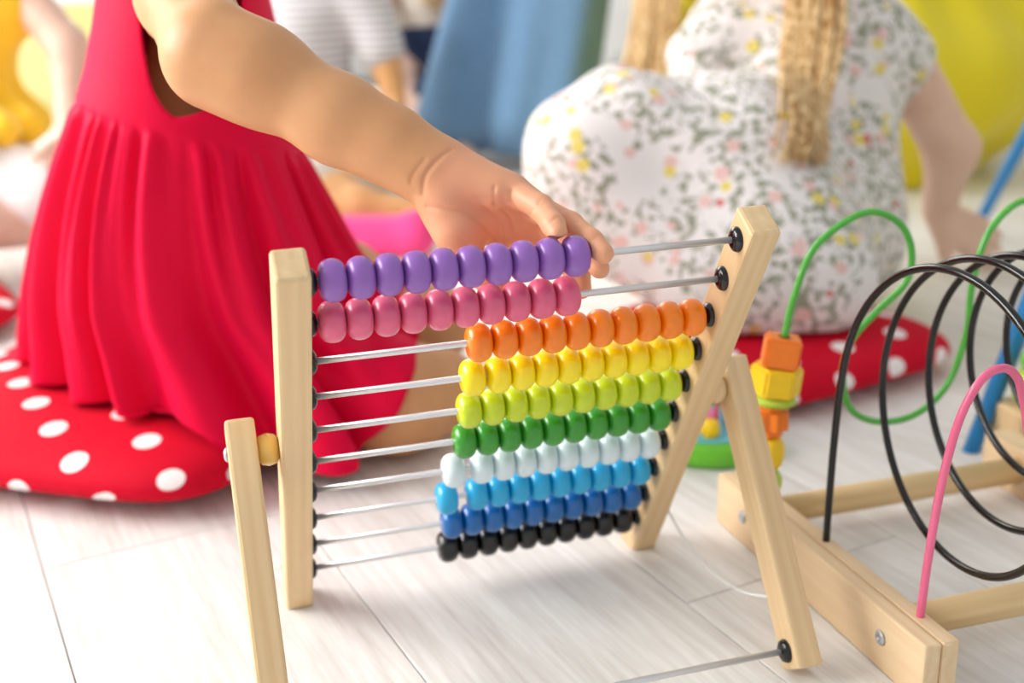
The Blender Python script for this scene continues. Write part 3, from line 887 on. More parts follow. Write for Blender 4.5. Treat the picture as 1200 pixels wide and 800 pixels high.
# green wire
gp = [(0.400, -0.036, 0.035), (0.401, -0.036, 0.10), (0.407, -0.037, 0.16), (0.4118, -0.04, 0.197), (0.4182, -0.04, 0.2283), (0.4357, -0.04, 0.2713), (0.4785, -0.04, 0.2968), (0.5122, -0.04, 0.2879), (0.5296, -0.04, 0.2623),
      (0.5274, -0.04, 0.2319), (0.5024, -0.036, 0.206), (0.4810, -0.034, 0.1815), (0.4745, -0.034, 0.150), (0.4839, -0.036, 0.117), (0.5112, -0.04, 0.1024), (0.5463, -0.044, 0.1065), (0.5752, -0.046, 0.132), (0.590, -0.046, 0.1785),
      (0.5925, -0.044, 0.225), (0.6081, -0.04, 0.2702), (0.6403, -0.04, 0.2942), (0.672, -0.04, 0.275), (0.688, -0.04, 0.22), (0.692, -0.04, 0.12), (0.692, -0.04, 0.040)]
V, F, U = tube(catmull(gp, 7), 0.0031, 12); gw = obj('wire', V, F, M['wire_green'], maze); gw['label'] = 'green looping wire'
pp = [(0.4105, -0.257, 0.035), (0.4102, -0.257, 0.0488), (0.4127, -0.257, 0.1054), (0.4177, -0.257, 0.1581), (0.4267, -0.257, 0.202), (0.4408, -0.257, 0.2284), (0.4571, -0.257, 0.235), (0.4700, -0.257, 0.2265), (0.4785, -0.257, 0.206),
      (0.490, -0.257, 0.17), (0.515, -0.257, 0.145), (0.54, -0.256, 0.17), (0.565, -0.255, 0.22), (0.60, -0.25, 0.235), (0.64, -0.245, 0.19), (0.665, -0.235, 0.11), (0.692, -0.228, 0.040)]
V, F, U = tube(catmull(pp, 7), 0.0031, 12); obj('wire', V, F, M['wire_pink'], maze)['label'] = 'pink wire arch'
# blocks threaded on the green wire
def prism_block(name, sides, r, h, mat, m, parent, label, bev=0.002):
    bm = bmesh.new(); bmesh.ops.create_cone(bm, cap_ends=True, segments=sides, radius1=r, radius2=r, depth=h)
    bmesh.ops.bevel(bm, geom=list(bm.edges), offset=bev, segments=2, affect='EDGES')
    o = from_bm(name, bm, mat, parent, sides > 12, m); o['label'] = label; return o
def onwire(z, rot=0.0, lean=(0.05, 0, 1)):
    x = float(np.interp(z, [0.035, 0.10, 0.16, 0.197], [0.400, 0.401, 0.407, 0.4118])); y = float(np.interp(z, [0.1, 0.16, 0.2], [-0.036, -0.037, -0.04]))
    return frame((x, y, z), lean, (1, 0, 0)) @ Matrix.Rotation(rot, 4, 'Z')
prism_block('bead', 4, 0.0212, 0.026, M['orange'], onwire(0.182, 0.35, (0.16, 0, 1)), gw, 'orange cube bead')
V, F = lathe([(0.0001, 0.0), (0.0055, 0.0)], 20, False); obj('drill_hole', V, F, M['hole'], gw, m=onwire(0.1956, 0, (0.16, 0, 1)))
prism_block('bead', 6, 0.0235, 0.025, M['yellow'], onwire(0.156, 0.2, (0.12, 0, 1)), gw, 'yellow hexagonal bead')
V, F = lathe([(0.004, -0.0045), (0.0165, -0.0045), (0.0195, -0.0025), (0.0205, 0), (0.0195, 0.0025), (0.0165, 0.0045), (0.004, 0.0045)], 32)
obj('bead', V, F, M['lime'], gw, m=onwire(0.1385, 0, (0.10, 0, 1)))['label'] = 'lime disc bead'
prism_block('bead', 8, 0.0185, 0.028, M['orange'], onwire(0.119, 0.3, (0.05, 0.1, 1)), gw, 'orange octagonal bead', 0.006)
V, F = lathe(bead_profile(0.0165, 0.0165), 28); obj('bead', V, F, M['yellow'], gw, m=onwire(0.088))['label'] = 'yellow round bead'
V, F = lathe(bead_profile(0.0160, 0.011), 28); obj('bead', V, F, M['lime'], gw, m=onwire(0.0605))['label'] = 'green round bead'

# ------------------------------------------------------------------ small round toy behind the abacus
rt = thing('activity_toy', (0.447, 0.175, 0), 'green round wooden toy with pale blue pond behind the abacus leg', 'toy')
V, F = lathe([(0.060, 0.0005), (0.066, 0.003), (0.068, 0.010), (0.068, 0.020), (0.065, 0.024), (0.001, 0.0245)], 48)
obj('base', V, F, M['toy_green'], rt, m=Matrix.Translation((0.447, 0.175, 0)))
V, F = lathe([(0.052, 0.0), (0.052, 0.0022), (0.050, 0.0030), (0.001, 0.0030)], 40); obj('pond', V, F, M['toy_blue'], rt, m=Matrix.Translation((0.447, 0.175, 0.0240)))
def ball(name, c, r, mat, par): V, F = lathe(bead_profile(r, r * 0.95), 22); return obj(name, V, F, mat, par, m=Matrix.Translation(c))
ball('bead', (0.432, 0.139, 0.036), 0.0105, M['yellow'], rt); ball('bead', (0.416, 0.170, 0.0365), 0.0105, M['toy_deep'], rt)
ball('bead', (0.443, 0.166, 0.037), 0.0105, M['toy_pink'], rt); ball('bead', (0.47, 0.165, 0.0365), 0.0105, M['toy_deep'], rt)
for ph, hgt in ((0.3, 0.085), (1.5, 0.10), (2.7, 0.075)):
    c0 = np.array((0.447, 0.185, 0.022)); dx = np.array((math.cos(ph), math.sin(ph), 0)) * 0.034
    pts = [c0 - dx, c0 - dx + (0, 0, hgt * 0.6), c0 - dx * 0.4 + (0, 0, hgt), c0 + dx * 0.4 + (0, 0, hgt), c0 + dx + (0, 0, hgt * 0.6), c0 + dx]
    V, F, U = tube(catmull(pts, 6), 0.0021, 8); obj('wire', V, F, M['wire_red'], rt)
ball('bead', (0.452, 0.1855, 0.125), 0.011, M['yellow'], rt)

# ------------------------------------------------------------------ blue-legged play table at the right
tb = thing('play_table', (1.435, 0.235, 0), 'small play table standing on splayed blue legs', 'table')
for (fx, fy), (tx_, ty_) in (((0.700, 0.068), (0.952, 0.152)), ((1.262, 0.83), (1.424, 0.722)), ((1.40, -0.42), (1.446, -0.252)), ((2.05, 0.36), (1.918, 0.318))):
    p0, p1 = Vector((fx, fy, 0)), Vector((tx_, ty_, 0.50))
    L = (p1 - p0).length; bm = bmesh.new(); bmesh.ops.create_cone(bm, cap_ends=True, segments=24, radius1=0.0085, radius2=0.0165, depth=L + 0.02)
    for v in bm.verts: v.co.z += L / 2
    m = frame(p0, p1 - p0); mi = m.inverted(); n = (mi.to_3x3() @ Vector((0, 0, 1))).normalized(); p = mi @ Vector((0, 0, 0.0005))
    bmesh.ops.bisect_plane(bm, geom=list(bm.verts) + list(bm.edges) + list(bm.faces), plane_co=p, plane_no=n, clear_inner=True)
    bmesh.ops.holes_fill(bm, edges=[e for e in bm.edges if e.is_boundary])
    from_bm('leg', bm, M['blue'], tb, True, m)
bm = bevel_box(0.80, 0.70, 0.497, 0.52, 0.006); from_bm('tabletop', bm, M['paleyellow'], tb, False, Matrix.Translation((1.435, 0.235, 0)) @ Matrix.Rotation(math.atan2(0.57, 0.47), 4, 'Z'))
# a wooden toy with lime beads just behind the maze
st = thing('stacking_toy', (0.775, 0.055, 0), 'light wood toy with lime green beads behind the maze', 'toy')
bm = bevel_box(0.10, 0.05, 0.0005, 0.052, 0.004); from_bm('base', bm, M['post'], st, False, Matrix.Translation((0.775, 0.055, 0)))
V, F, U = tube([(0.752, 0.05, 0.045), (0.752, 0.05, 0.125)], 0.003, 10); obj('peg', V, F, M['dowel'], st)
V, F = lathe(bead_profile(0.020, 0.019), 26); obj('bead', V, F, M['lime'], st, m=Matrix.Translation((0.752, 0.05, 0.0715)))
V, F = lathe(bead_profile(0.014, 0.010), 26); obj('bead', V, F, M['toy_green'], st, m=Matrix.Translation((0.752, 0.05, 0.101)))

# ------------------------------------------------------------------ cushions, bean bag, cloth
def cushion_mesh(sx, sy, h, n=44, corner=5.0, seed=0):
    r = np.random.default_rng(seed); V = []; F = []; U = []
    ph = r.uniform(0, 6, 6)
    ee = np.linspace(0, 1, 400); zz = h / 2 * (1 - ee ** 4) ** 0.45; arc = np.concatenate([[0], np.cumsum(np.hypot(np.diff(ee * sx / 2), np.diff(zz)))])
    for side in (1, -1):
        for i in range(n + 1):
            for j in range(n + 1):
                a, b = 2 * i / n - 1, 2 * j / n - 1
                a_, b_ = math.sin(a * math.pi / 2), math.sin(b * math.pi / 2)
                # squircle mapping
                k = (abs(a_) ** corner + abs(b_) ** corner) ** (1 / corner) if (a_ or b_) else 0; mx = max(abs(a_), abs(b_))
                s = (mx / k) if k > 1e-9 else 1
                x, y = a_ * s * sx / 2, b_ * s * sy / 2
                e = min(1, mx); t = (1 - e ** 4) ** 0.45 if e < 1 else 0
                sag = 0.88 + 0.08 * math.sin(9 * x + ph[0]) * math.sin(8 * y + ph[1]) + 0.03 * math.sin(23 * x + ph[2]) * math.sin(19 * y + ph[3])
                z = side * h / 2 * t * sag
                V.append((x, y, z)); ar = float(np.interp(e, ee, arc)); ar = ar if side > 0 else 2 * arc[-1] - ar; kk = ar / max(e * sx / 2, 1e-6) if e > 1e-6 else 1.0; U.append((x * kk, y * kk))
    N = (n + 1) ** 2
    for s in (0, 1):
        for i in range(n):
            for j in range(n):
                a = s * N + i * (n + 1) + j; q = (a, a + n + 1, a + n + 2, a + 1)
                F.append(q if s == 0 else q[::-1])
    return V, F, U
def cushion(center, sx, sy, h, rot, label, seed, squash=None):
    V, F, U = cushion_mesh(sx, sy, h, seed=seed)
    V = np.array(V); V[:, 2] = np.where(V[:, 2] < 0, V[:, 2] * 0.72, V[:, 2])
    lift = -V[:, 2].min()
    m = Matrix.Translation((center[0], center[1], lift + 0.0005)) @ Matrix.Rotation(rot, 4, 'Z')
    if squash: 
        W = np.array([(m @ Vector(v))[:] for v in V]); W = squash(W); V = np.array([(m.inverted() @ Vector(v))[:] for v in W])
    o = obj('cushion', V, F, M['cushion'], None, True, U, m=m)
    return tag(o, label, 'cushion', 'polka dot floor cushions')
cushion((-0.145, 0.458), 0.47, 0.47, 0.098, math.radians(56.3), 'red polka dot floor cushion under the pink dress', 1)
cushion((-0.60, 1.00), 0.50, 0.50, 0.075, math.radians(20), 'red polka dot floor cushion under the child in yellow', 2)
cushion((0.635, 0.405), 0.37, 0.37, 0.075, math.radians(14), 'red polka dot floor cushion under the floral dress', 3)

def bag_disp(P):
    a = np.arctan2(P[:, 1] - 1.5, P[:, 0] - 1.4)
    return 0.012 * np.sin(5 * a + 3 * P[:, 2]) + 0.006 * np.sin(11 * a - 6 * P[:, 2] + 1)
V, F = sdf_mesh([ell((1.44, 1.56, 0.22), (0.50, 0.47, 0.23), 0.1), ell((1.50, 1.62, 0.46), (0.36, 0.36, 0.26), 0.15), cap((1.44, 1.56, 0.05), (1.45, 1.57, 0.10), 0.30, 0.36, 0.08)], 0.018, bag_disp)
V[:, 2] = np.maximum(V[:, 2], 0.001); V = relax(V, F, 2)
bag = obj('bean_bag', V, F, M['bag'], None); tag(bag, 'large yellow bean bag behind the child in the floral dress', 'bean bag')
V, F, U = tube(catmull([(1.02, 1.36, 0.16), (1.08, 1.27, 0.36), (1.2, 1.32, 0.55), (1.4, 1.5, 0.73)], 6), 0.004, 6); obj('seam', V, F, M['bag'], bag)

V, F = sdf_mesh([cap((0.16, 1.16, 0.035), (0.315, 1.10, 0.035), 0.036, 0.034, 0.03), cap((0.18, 1.23, 0.03), (0.30, 1.18, 0.03), 0.03, 0.03, 0.03), ell((0.325, 1.10, 0.045), (0.03, 0.04, 0.035), 0.03)], 0.008)
V[:, 2] = np.maximum(V[:, 2], 0.001)
tag(obj('blanket', V, F, M['pinkcloth'], None), 'bright pink fleece blanket rolled up on the floor behind the abacus', 'blanket')

cb = thing('storage_bench', (-0.55, 3.72, 0), 'pale yellow low bench by the far window', 'bench')
bm = bevel_box(1.5, 0.42, 0.0005, 0.36, 0.01); from_bm('body', bm, M['paleyellow'], cb, False, Matrix.Translation((-0.55, 3.72, 0)))
bm = bevel_box(1.54, 0.46, 0.361, 0.385, 0.006); from_bm('seat_board', bm, M['trim'], cb, False, Matrix.Translation((-0.55, 3.72, 0)))
for k in range(3):
    bm = bevel_box(0.46, 0.015, 0.04, 0.33, 0.004); dr = from_bm('drawer', bm, M['paleyellow'], cb, False, Matrix.Translation((-1.04 + 0.49 * k, 3.504, 0)))
    V, F = lathe(bead_profile(0.014, 0.014), 16); obj('knob', V, F, M['trim'], dr, m=frame((-1.04 + 0.49 * k, 3.484, 0.2), (0, -1, 0), (1, 0, 0)))

# ------------------------------------------------------------------ people
def head_prims(c, fwd, up, s=1.0):
    c = Vector(c); f = Vector(fwd).normalized(); u = Vector(up); u = (u - f * u.dot(f)).normalized(); r = f.cross(u)
    R = [[r.x, f.x, u.x], [r.y, f.y, u.y], [r.z, f.z, u.z]]
    at = lambda x, y, z: tuple(c + r * (x * s) + f * (y * s) + u * (z * s))
    P = [ell(at(0, -0.008, 0.015), (0.068 * s, 0.082 * s, 0.082 * s), 0.03 * s, R), ell(at(0, 0.022, -0.045), (0.048 * s, 0.05 * s, 0.05 * s), 0.03 * s, R),
         cap(at(0, 0.070, 0.0), at(0, 0.082, -0.028), 0.006 * s, 0.010 * s, 0.012 * s), cap(at(-0.014, 0.068, -0.056), at(0.014, 0.068, -0.056), 0.006 * s, 0.006 * s, 0.006 * s)]
    for sg in (-1, 1):
        P += [ell(at(sg * 0.068, -0.008, -0.012), (0.008 * s, 0.016 * s, 0.024 * s), 0.008 * s, R), ell(at(sg * 0.034, 0.050, -0.030), (0.024 * s, 0.022 * s, 0.024 * s), 0.02 * s, R)]
        P.append(('sub', at(sg * 0.028, 0.082, 0.004), at(sg * 0.026, 0.082, 0.004), 0.013 * s, 0.013 * s, 0.012 * s))
    return P, at
def add_eyes(at, s, par):
    for sg in (-1, 1): ball('eye', at(sg * 0.027, 0.064, 0.004), 0.0105 * s, M['eye'], par)
def hair_cap(at, c, s, mat, par, extra=()):
    P = [ell(at(0, -0.022, 0.030), (0.078 * s, 0.082 * s, 0.080 * s), 0.02), ell(at(0, -0.035, -0.01), (0.076 * s, 0.066 * s, 0.075 * s), 0.02)] + list(extra)
    V, F = sdf_mesh(P, 0.008); V = relax(V, F, 1)
    return obj('hair', V, F, mat, par)
def lock(paths_center, width, depth, n, r0, mat, par, seed=1, name='hair', across=(1, 0, 0), out=(0, -1, 0), over=None):
    r = np.random.default_rng(seed); parts = []; tones = []; C = catmull(paths_center, 6); m = len(C); ac = np.array(across, float); ou = np.array(out, float)
    for k in range(n):
        a = r.uniform(0, 2 * math.pi); q = math.sqrt(r.uniform(0, 1)); ox, oy = q * math.cos(a), q * math.sin(a)
        t = np.linspace(0, 1, m); L = 1 - 0.38 * r.uniform() ** 1.6
        w = width * np.interp(t, [0, 0.35, 0.75, 1], [0.75, 1.0, 0.95, 0.5]); wob = 0.05 * np.sin(t * r.uniform(3, 7) + r.uniform(0, 6))
        path = np.stack([np.interp(t * L, t, C[:, i]) for i in range(3)], 1) + ((ox + wob) * w)[:, None] * ac + (oy * depth * np.interp(t, [0, 1], [1, 0.7]))[:, None] * ou
        tones.append(min(1.0, max(0.0, 0.5 + 0.35 * math.sin(7.0 * ox + 0.8) + 0.2 * oy + r.normal(0, 0.10))))
        if over:
            path = push_out(path, over, 0.006 + 0.008 * r.uniform(), 3)
            for _ in range(6): path[1:-1] = 0.5 * path[1:-1] + 0.25 * (path[:-2] + path[2:])
        parts.append(tube(path, r0 * np.interp(t, [0, 0.7, 1], [1, 0.9, 0.15]), 6))
    V, F, U = join_vf(parts); o = obj(name, V, F, mat, par, True, U)
    tone = np.concatenate([np.full(len(p[0]), tn) for p, tn in zip(parts, tones)]); a = o.data.attributes.new('tone', 'FLOAT', 'POINT'); a.data.foreach_set('value', tone.astype(np.float32))
    return o
def hand_prims(wr, palm_dir, back, s=1.0, spread=0.25, curl=0.35, side=1, k=0.006):
    """generic relaxed hand: wrist point, direction of the fingers, back-of-hand normal"""
    w = Vector(wr); d = Vector(palm_dir).normalized(); b = Vector(back); b = (b - d * b.dot(d)).normalized(); l = d.cross(b) * side
    P = []
    for i, (o, ln, rr) in enumerate(((-0.022, 0.040, 0.0066), (-0.0075, 0.050, 0.0074), (0.0075, 0.053, 0.0076), (0.022, 0.048, 0.0074))):
        mcp = w + d * (0.058 * s) + l * (o * s); pm = w + l * (o * 0.5 * s) + d * (0.01 * s)
        P.append(cap(tuple(pm), tuple(mcp), 0.014 * s, 0.0105 * s, 0.012))
        dd = (d + l * (o / 0.022 * spread * 0.5)); q = mcp; ang = curl * 0.5
        for j, f in enumerate((0.45, 0.30, 0.25)):
            dv = (dd * math.cos(ang) - b * math.sin(ang)).normalized(); q2 = q + dv * (ln * f * 1.25 * s)
            P.append(cap(tuple(q), tuple(q2), rr * s * (1.05 - 0.12 * j), rr * s * (0.93 - 0.12 * j), k)); q = q2; ang += curl
    t0 = w + d * (0.016 * s) + l * (0.018 * s); t1 = t0 + (d * 0.6 + l * 0.75 - b * 0.15).normalized() * (0.030 * s); t2 = t1 + (d * 0.85 + l * 0.4 - b * 0.25).normalized() * (0.034 * s)
    P += [cap(tuple(t0), tuple(t1), 0.014 * s, 0.0092 * s, 0.012), cap(tuple(t1), tuple(t2), 0.009 * s, 0.0070 * s, k)]
    return P

# ---------- the child in the pink dress (foreground)
def person(loc, label, group=None): return thing('person', loc, label, 'person', group)
p1 = person((-0.08, 0.38, 0), 'child in a pink dress reaching right arm out to the abacus')
# [HAND
wrist = (0.0985, -0.0915, 0.3712)
arm = chain([(-0.046, 0.200, 0.540), (-0.0510, 0.090, 0.4870), (-0.0370, -0.004, 0.4490)], [0.037, 0.0335, 0.0335], 0.02)
arm += chain([(-0.0350, -0.0060, 0.4485), (-0.0080, -0.0240, 0.4360), (0.0434, -0.0562, 0.4043), (0.0753, -0.0758, 0.3869), wrist], [0.0340, 0.0330, 0.0280, 0.0240, 0.0222], 0.02)
hp = []
# palm: four metacarpal rays plus thenar and little-finger pads
mcp = {'p': (0.1455, -0.1300, 0.3605), 'r': (0.1590, -0.1300, 0.3490), 'm': (0.1645, -0.124, 0.3365), 'i': (0.160, -0.118, 0.3240)}
root = {'p': (0.112, -0.101, 0.3710), 'r': (0.112, -0.101, 0.362), 'm': (0.111, -0.100, 0.352), 'i': (0.109, -0.099, 0.342)}
for kx in 'prmi': hp.append(cap(root[kx], mcp[kx], 0.0170, 0.0115, 0.012))
hp.append(cap(wrist, (0.112, -0.102, 0.361), 0.0215, 0.0195, 0.016))
hp.append(cap((0.1080, -0.1055, 0.3490), (0.1105, -0.1140, 0.3330), 0.0180, 0.0180, 0.012))           # thenar pad
hp.append(cap((0.118, -0.1125, 0.366), (0.136, -0.1280, 0.360), 0.0130, 0.0112, 0.008))              # little-finger pad
hp += chain([(0.1120, -0.1160, 0.3310), (0.1155, -0.1215, 0.3120), (0.1270, -0.1270, 0.2990), (0.1360, -0.1290, 0.2935)], [0.0150, 0.0105, 0.0090, 0.0078], 0.006)
hp += chain([mcp['p'], (0.1577, -0.1583, 0.3531), (0.1585, -0.1818, 0.3462), (0.1580, -0.1925, 0.3428)], [0.0098, 0.0086, 0.0077, 0.0066], 0.003)
hp += chain([mcp['r'], (0.1749, -0.1674, 0.3413), (0.1810, -0.1925, 0.3350), (0.1846, -0.2045, 0.3302)], [0.0100, 0.0090, 0.0082, 0.0070], 0.003)
hp += chain([mcp['m'], (0.1820, -0.1480, 0.3280), (0.1900, -0.1660, 0.3190), (0.1925, -0.1760, 0.3120)], [0.0104, 0.0092, 0.0082, 0.0070], 0.003)
hp += chain([mcp['i'], (0.1795, -0.1370, 0.3140), (0.1855, -0.1520, 0.3030), (0.1850, -0.1600, 0.2945)], [0.0104, 0.0092, 0.0084, 0.0074], 0.003)
# HAND]
VA, FA = sdf_mesh(arm + hp, 0.0014)
VA = relax(VA, FA, 3, 0.4)
CREASES = [([(0.109, -0.1125, 0.3882), (0.0964, -0.1168, 0.3811), (0.0889, -0.1163, 0.3717), (0.087, -0.1141, 0.3592)], 0.0017, 0.0009), ([(0.0895, -0.1137, 0.3829), (0.0827, -0.1127, 0.3745), (0.0799, -0.1101, 0.3672)], 0.0016, 0.0006), ([(0.0891, -0.1161, 0.3511), (0.0994, -0.1254, 0.3497), (0.1127, -0.1292, 0.347), (0.1252, -0.1286, 0.338), (0.1342, -0.1232, 0.3257)], 0.0015, 0.0011), ([(0.1261, -0.1312, 0.3498), (0.1342, -0.1294, 0.341), (0.1387, -0.1278, 0.3324), (0.1404, -0.1229, 0.322)], 0.0014, 0.0011), ([(0.1313, -0.1383, 0.3653), (0.1318, -0.1371, 0.3522)], 0.0014, 0.0011), ([(0.1417, -0.1433, 0.3625), (0.1412, -0.1443, 0.3575), (0.1443, -0.1455, 0.3511), (0.149, -0.1514, 0.3478)], 0.0014, 0.0011), ([(0.1366, -0.1366, 0.3488), (0.1425, -0.1345, 0.3431), (0.1469, -0.131, 0.3323)], 0.0011, 0.0009), ([(0.1494, -0.1599, 0.3483), (0.1512, -0.1679, 0.3555), (0.155, -0.1654, 0.3599)], 0.0011, 0.0007), ([(0.1501, -0.1651, 0.3476), (0.152, -0.1726, 0.3547), (0.156, -0.1696, 0.3583)], 0.0009, 0.0004), ([(0.1504, -0.1843, 0.3438), (0.1541, -0.1894, 0.3501), (0.1593, -0.1878, 0.3527)], 0.001, 0.0006), ([(0.1607, -0.1986, 0.3421), (0.1715, -0.1823, 0.3437), (0.1757, -0.1806, 0.3469)], 0.0011, 0.0006), ([(0.1738, -0.1972, 0.3315), (0.1776, -0.2012, 0.3383), (0.1821, -0.2, 0.3409)], 0.001, 0.0005), ([(0.1213, -0.1324, 0.3575), (0.1369, -0.1406, 0.3554)], 0.0016, 0.0004)]
def crease(V, F, lines):
    me = mesh_data('tmp', V, F, None); nr = np.empty(len(V) * 3, np.float32); me.vertices.foreach_get('normal', nr); nr = nr.reshape(-1, 3); bpy.data.meshes.remove(me)
    dep = np.zeros(len(V))
    for pts, wd, dp in lines:
        P = catmull(pts, 6); d = np.full(len(V), 9.0)
        for a, b in zip(P[:-1], P[1:]):
            ba = b - a; t = np.clip(((V - a) @ ba) / (ba @ ba + 1e-12), 0, 1); d = np.minimum(d, np.linalg.norm(V - a - t[:, None] * ba, axis=1))
        dep = np.maximum(dep, dp * np.exp(-(d / wd) ** 2))
    return V - nr * dep[:, None]
if CREASES: VA = crease(VA, FA, CREASES)
VA = push_out(VA, [cap(tuple(aw(0.004, 0, 0)), tuple(aw(0.165, 0, 0)), 0.0138, 0.0138)], 0.0004, 2)
hips = (-0.10, 0.41, 0.125)
tors = [cap(hips, (-0.075, 0.33, 0.30), 0.085, 0.075, 0.05), cap((-0.075, 0.335, 0.30), (-0.04, 0.365, 0.44), 0.060, 0.042, 0.05), cap((-0.045, 0.27, 0.525), (-0.045, 0.38, 0.515), 0.036, 0.040, 0.03),
        cap((-0.045, 0.31, 0.50), (-0.025, 0.305, 0.60), 0.036, 0.032, 0.03)]
legs1 = [cap((-0.09, 0.385, 0.125), (0.125, 0.270, 0.068), 0.076, 0.054, 0.03), cap((0.135, 0.270, 0.062), (0.03, 0.38, 0.085), 0.048, 0.040, 0.02),
         cap((-0.09, 0.47, 0.125), (0.205, 0.455, 0.085), 0.072, 0.046, 0.03), cap((0.215, 0.455, 0.08), (0.09, 0.62, 0.075), 0.044, 0.034, 0.02)]
knee = [cap((0.125, 0.270, 0.060), (0.180, 0.290, 0.058), 0.053, 0.046, 0.03)]
feet1 = [cap((0.03, 0.36, 0.09), (-0.06, 0.40, 0.095), 0.034, 0.03, 0.02), cap((0.09, 0.62, 0.075), (0.0, 0.66, 0.085), 0.030, 0.024, 0.02)]
hd, at1 = head_prims((0.03, 0.295, 0.685), (0.92, -0.15, -0.38), (0.35, 0, 1))
larm = chain([(-0.045, 0.405, 0.50), (-0.02, 0.49, 0.36), (0.06, 0.51, 0.205), (0.08, 0.505, 0.190)], [0.038, 0.033, 0.024, 0.021], 0.02) + hand_prims((0.08, 0.505, 0.187), (0.8, -0.3, -0.3), (0.3, 0, 1))
VB_, FB_ = sdf_mesh(tors + legs1 + knee + feet1 + hd + larm, 0.006); VB_ = relax(VB_, FB_, 2)
def cush_top(P, cen, ang, half, hgt):
    a = math.radians(ang); u1 = np.array((math.cos(a), math.sin(a))); u2 = np.array((-math.sin(a), math.cos(a))); rel = P[:, :2] - np.array(cen)
    ins = np.maximum(np.abs(rel @ u1), np.abs(rel @ u2)) / half
    return np.where(ins < 1, 0.003 + hgt * np.clip(1 - np.clip(ins, 0, 1) ** 6, 0, 1) ** 0.5, 0.002)
VB_[:, 2] = np.maximum(VB_[:, 2], cush_top(VB_, (-0.145, 0.458), 56.3, 0.235, 0.077))
V, F, _ = join_vf([(VA, FA), (VB_, FB_)])
body = obj('body', V, F, M['skin1'], p1); add_eyes(at1, 1.0, p1)
Vn = np.array(V); pal = np.zeros(len(Vn)); ax_dir = np.array((0.62, -0.60, -0.30)); ax_dir /= np.linalg.norm(ax_dir)
sel = np.arange(len(Vn)) < len(VA); pal[sel] = np.clip(((Vn[sel] - np.array((0.088, -0.100, 0.365))) @ ax_dir) / 0.022, 0, 1)
pa = body.data.attributes.new('palm', 'FLOAT', 'POINT'); pa.data.foreach_set('value', pal.astype(np.float32))
hair_cap(at1, None, 1.0, M['brown'], p1)
# dress
NA = 260
rings = [  # z, cx, cy, rx, ry, gather, tilt, turn
    (0.590, -0.030, 0.308, 0.046, 0.052, 0, 0.0, 0), (0.566, -0.036, 0.310, 0.054, 0.085, 0, 0.0, 0), (0.535, -0.042, 0.312, 0.066, 0.108, 0, 0.0, 0), (0.50, -0.045, 0.315, 0.076, 0.116, 0, 0.0, 0),
    (0.45, -0.046, 0.318, 0.086, 0.118, 0, 0.1, 0), (0.40, -0.048, 0.322, 0.096, 0.120, 0, 0.2, 0), (0.362, -0.050, 0.326, 0.106, 0.124, 0, 0.28, 0), (0.356, -0.050, 0.326, 0.106, 0.124, 0.35, 0.28, 0), (0.345, -0.050, 0.329, 0.112, 0.128, 0.8, 0.28, 0),
    (0.30, -0.050, 0.346, 0.132, 0.140, 1, 0.22, -10), (0.24, -0.051, 0.372, 0.158, 0.152, 1.3, 0.15, -22), (0.18, -0.050, 0.400, 0.186, 0.164, 1.6, 0.08, -32), (0.13, -0.040, 0.420, 0.222, 0.174, 1.8, 0.04, -40), (0.09, -0.032, 0.430, 0.252, 0.184, 2.0, 0.0, -45), (0.055, -0.026, 0.436, 0.278, 0.190, 2.2, 0.0, -47), (0.02, -0.022, 0.438, 0.290, 0.194, 2.2, 0.0, -47)]
RZ = np.array(rings); TT = np.linspace(0, 1, len(rings)); NS = 110
ss = np.linspace(0, 1, NS)
fine = np.array([np.interp(ss, TT, RZ[:, k]) for k in range(8)]).T
# put extra density where the yoke seam is by using ring spacing as it is
ph = rng.uniform(0, 6.28, 8); phi = np.linspace(0, 2 * np.pi, NA, endpoint=False)
Vd = []; 
for q, (z, cx, cy, rx, ry, g, ti, tu) in zip(ss, fine):
    warp = phi + 0.10 * np.sin(3 * phi + ph[0]) + 0.05 * np.sin(7 * phi + ph[1])
    f1 = np.sin(17 * warp + ph[2] + 1.2 * q); f2 = np.sin(29 * warp + ph[3] - 2 * q); f3 = np.sin(47 * warp + ph[4])
    lowmix = np.clip((0.35 - z) / 0.25, 0, 1)
    fold = (0.010 * f1 * (0.3 + lowmix) + 0.007 * f2 * (1 - 0.4 * lowmix) + 0.005 * f3 * (1 - lowmix)) * min(g, 1.0) * (0.8 + 0.35 * g) * 0.7
    sharp = -np.abs(fold) * 0.35 + fold
    rad = 1 + sharp / 0.13
    tr_ = math.radians(tu); ct, st_ = math.cos(tr_), math.sin(tr_)
    ax_, ay_ = np.cos(phi - tr_) * rx * rad, np.sin(phi - tr_) * ry * rad
    x = cx + ct * ax_ - st_ * ay_; y = cy + st_ * ax_ + ct * ay_
    Vd.append(np.stack([x, y, z - ti * (x - cx) + 0 * x], 1))
Vd = np.array(Vd).reshape(-1, 3)
Fd = [(i * NA + k, (i + 1) * NA + k, (i + 1) * NA + (k + 1) % NA, i * NA + (k + 1) % NA) for i in range(NS - 1) for k in range(NA)]
Vd = push_out(Vd, legs1 + knee, 0.008, 4)
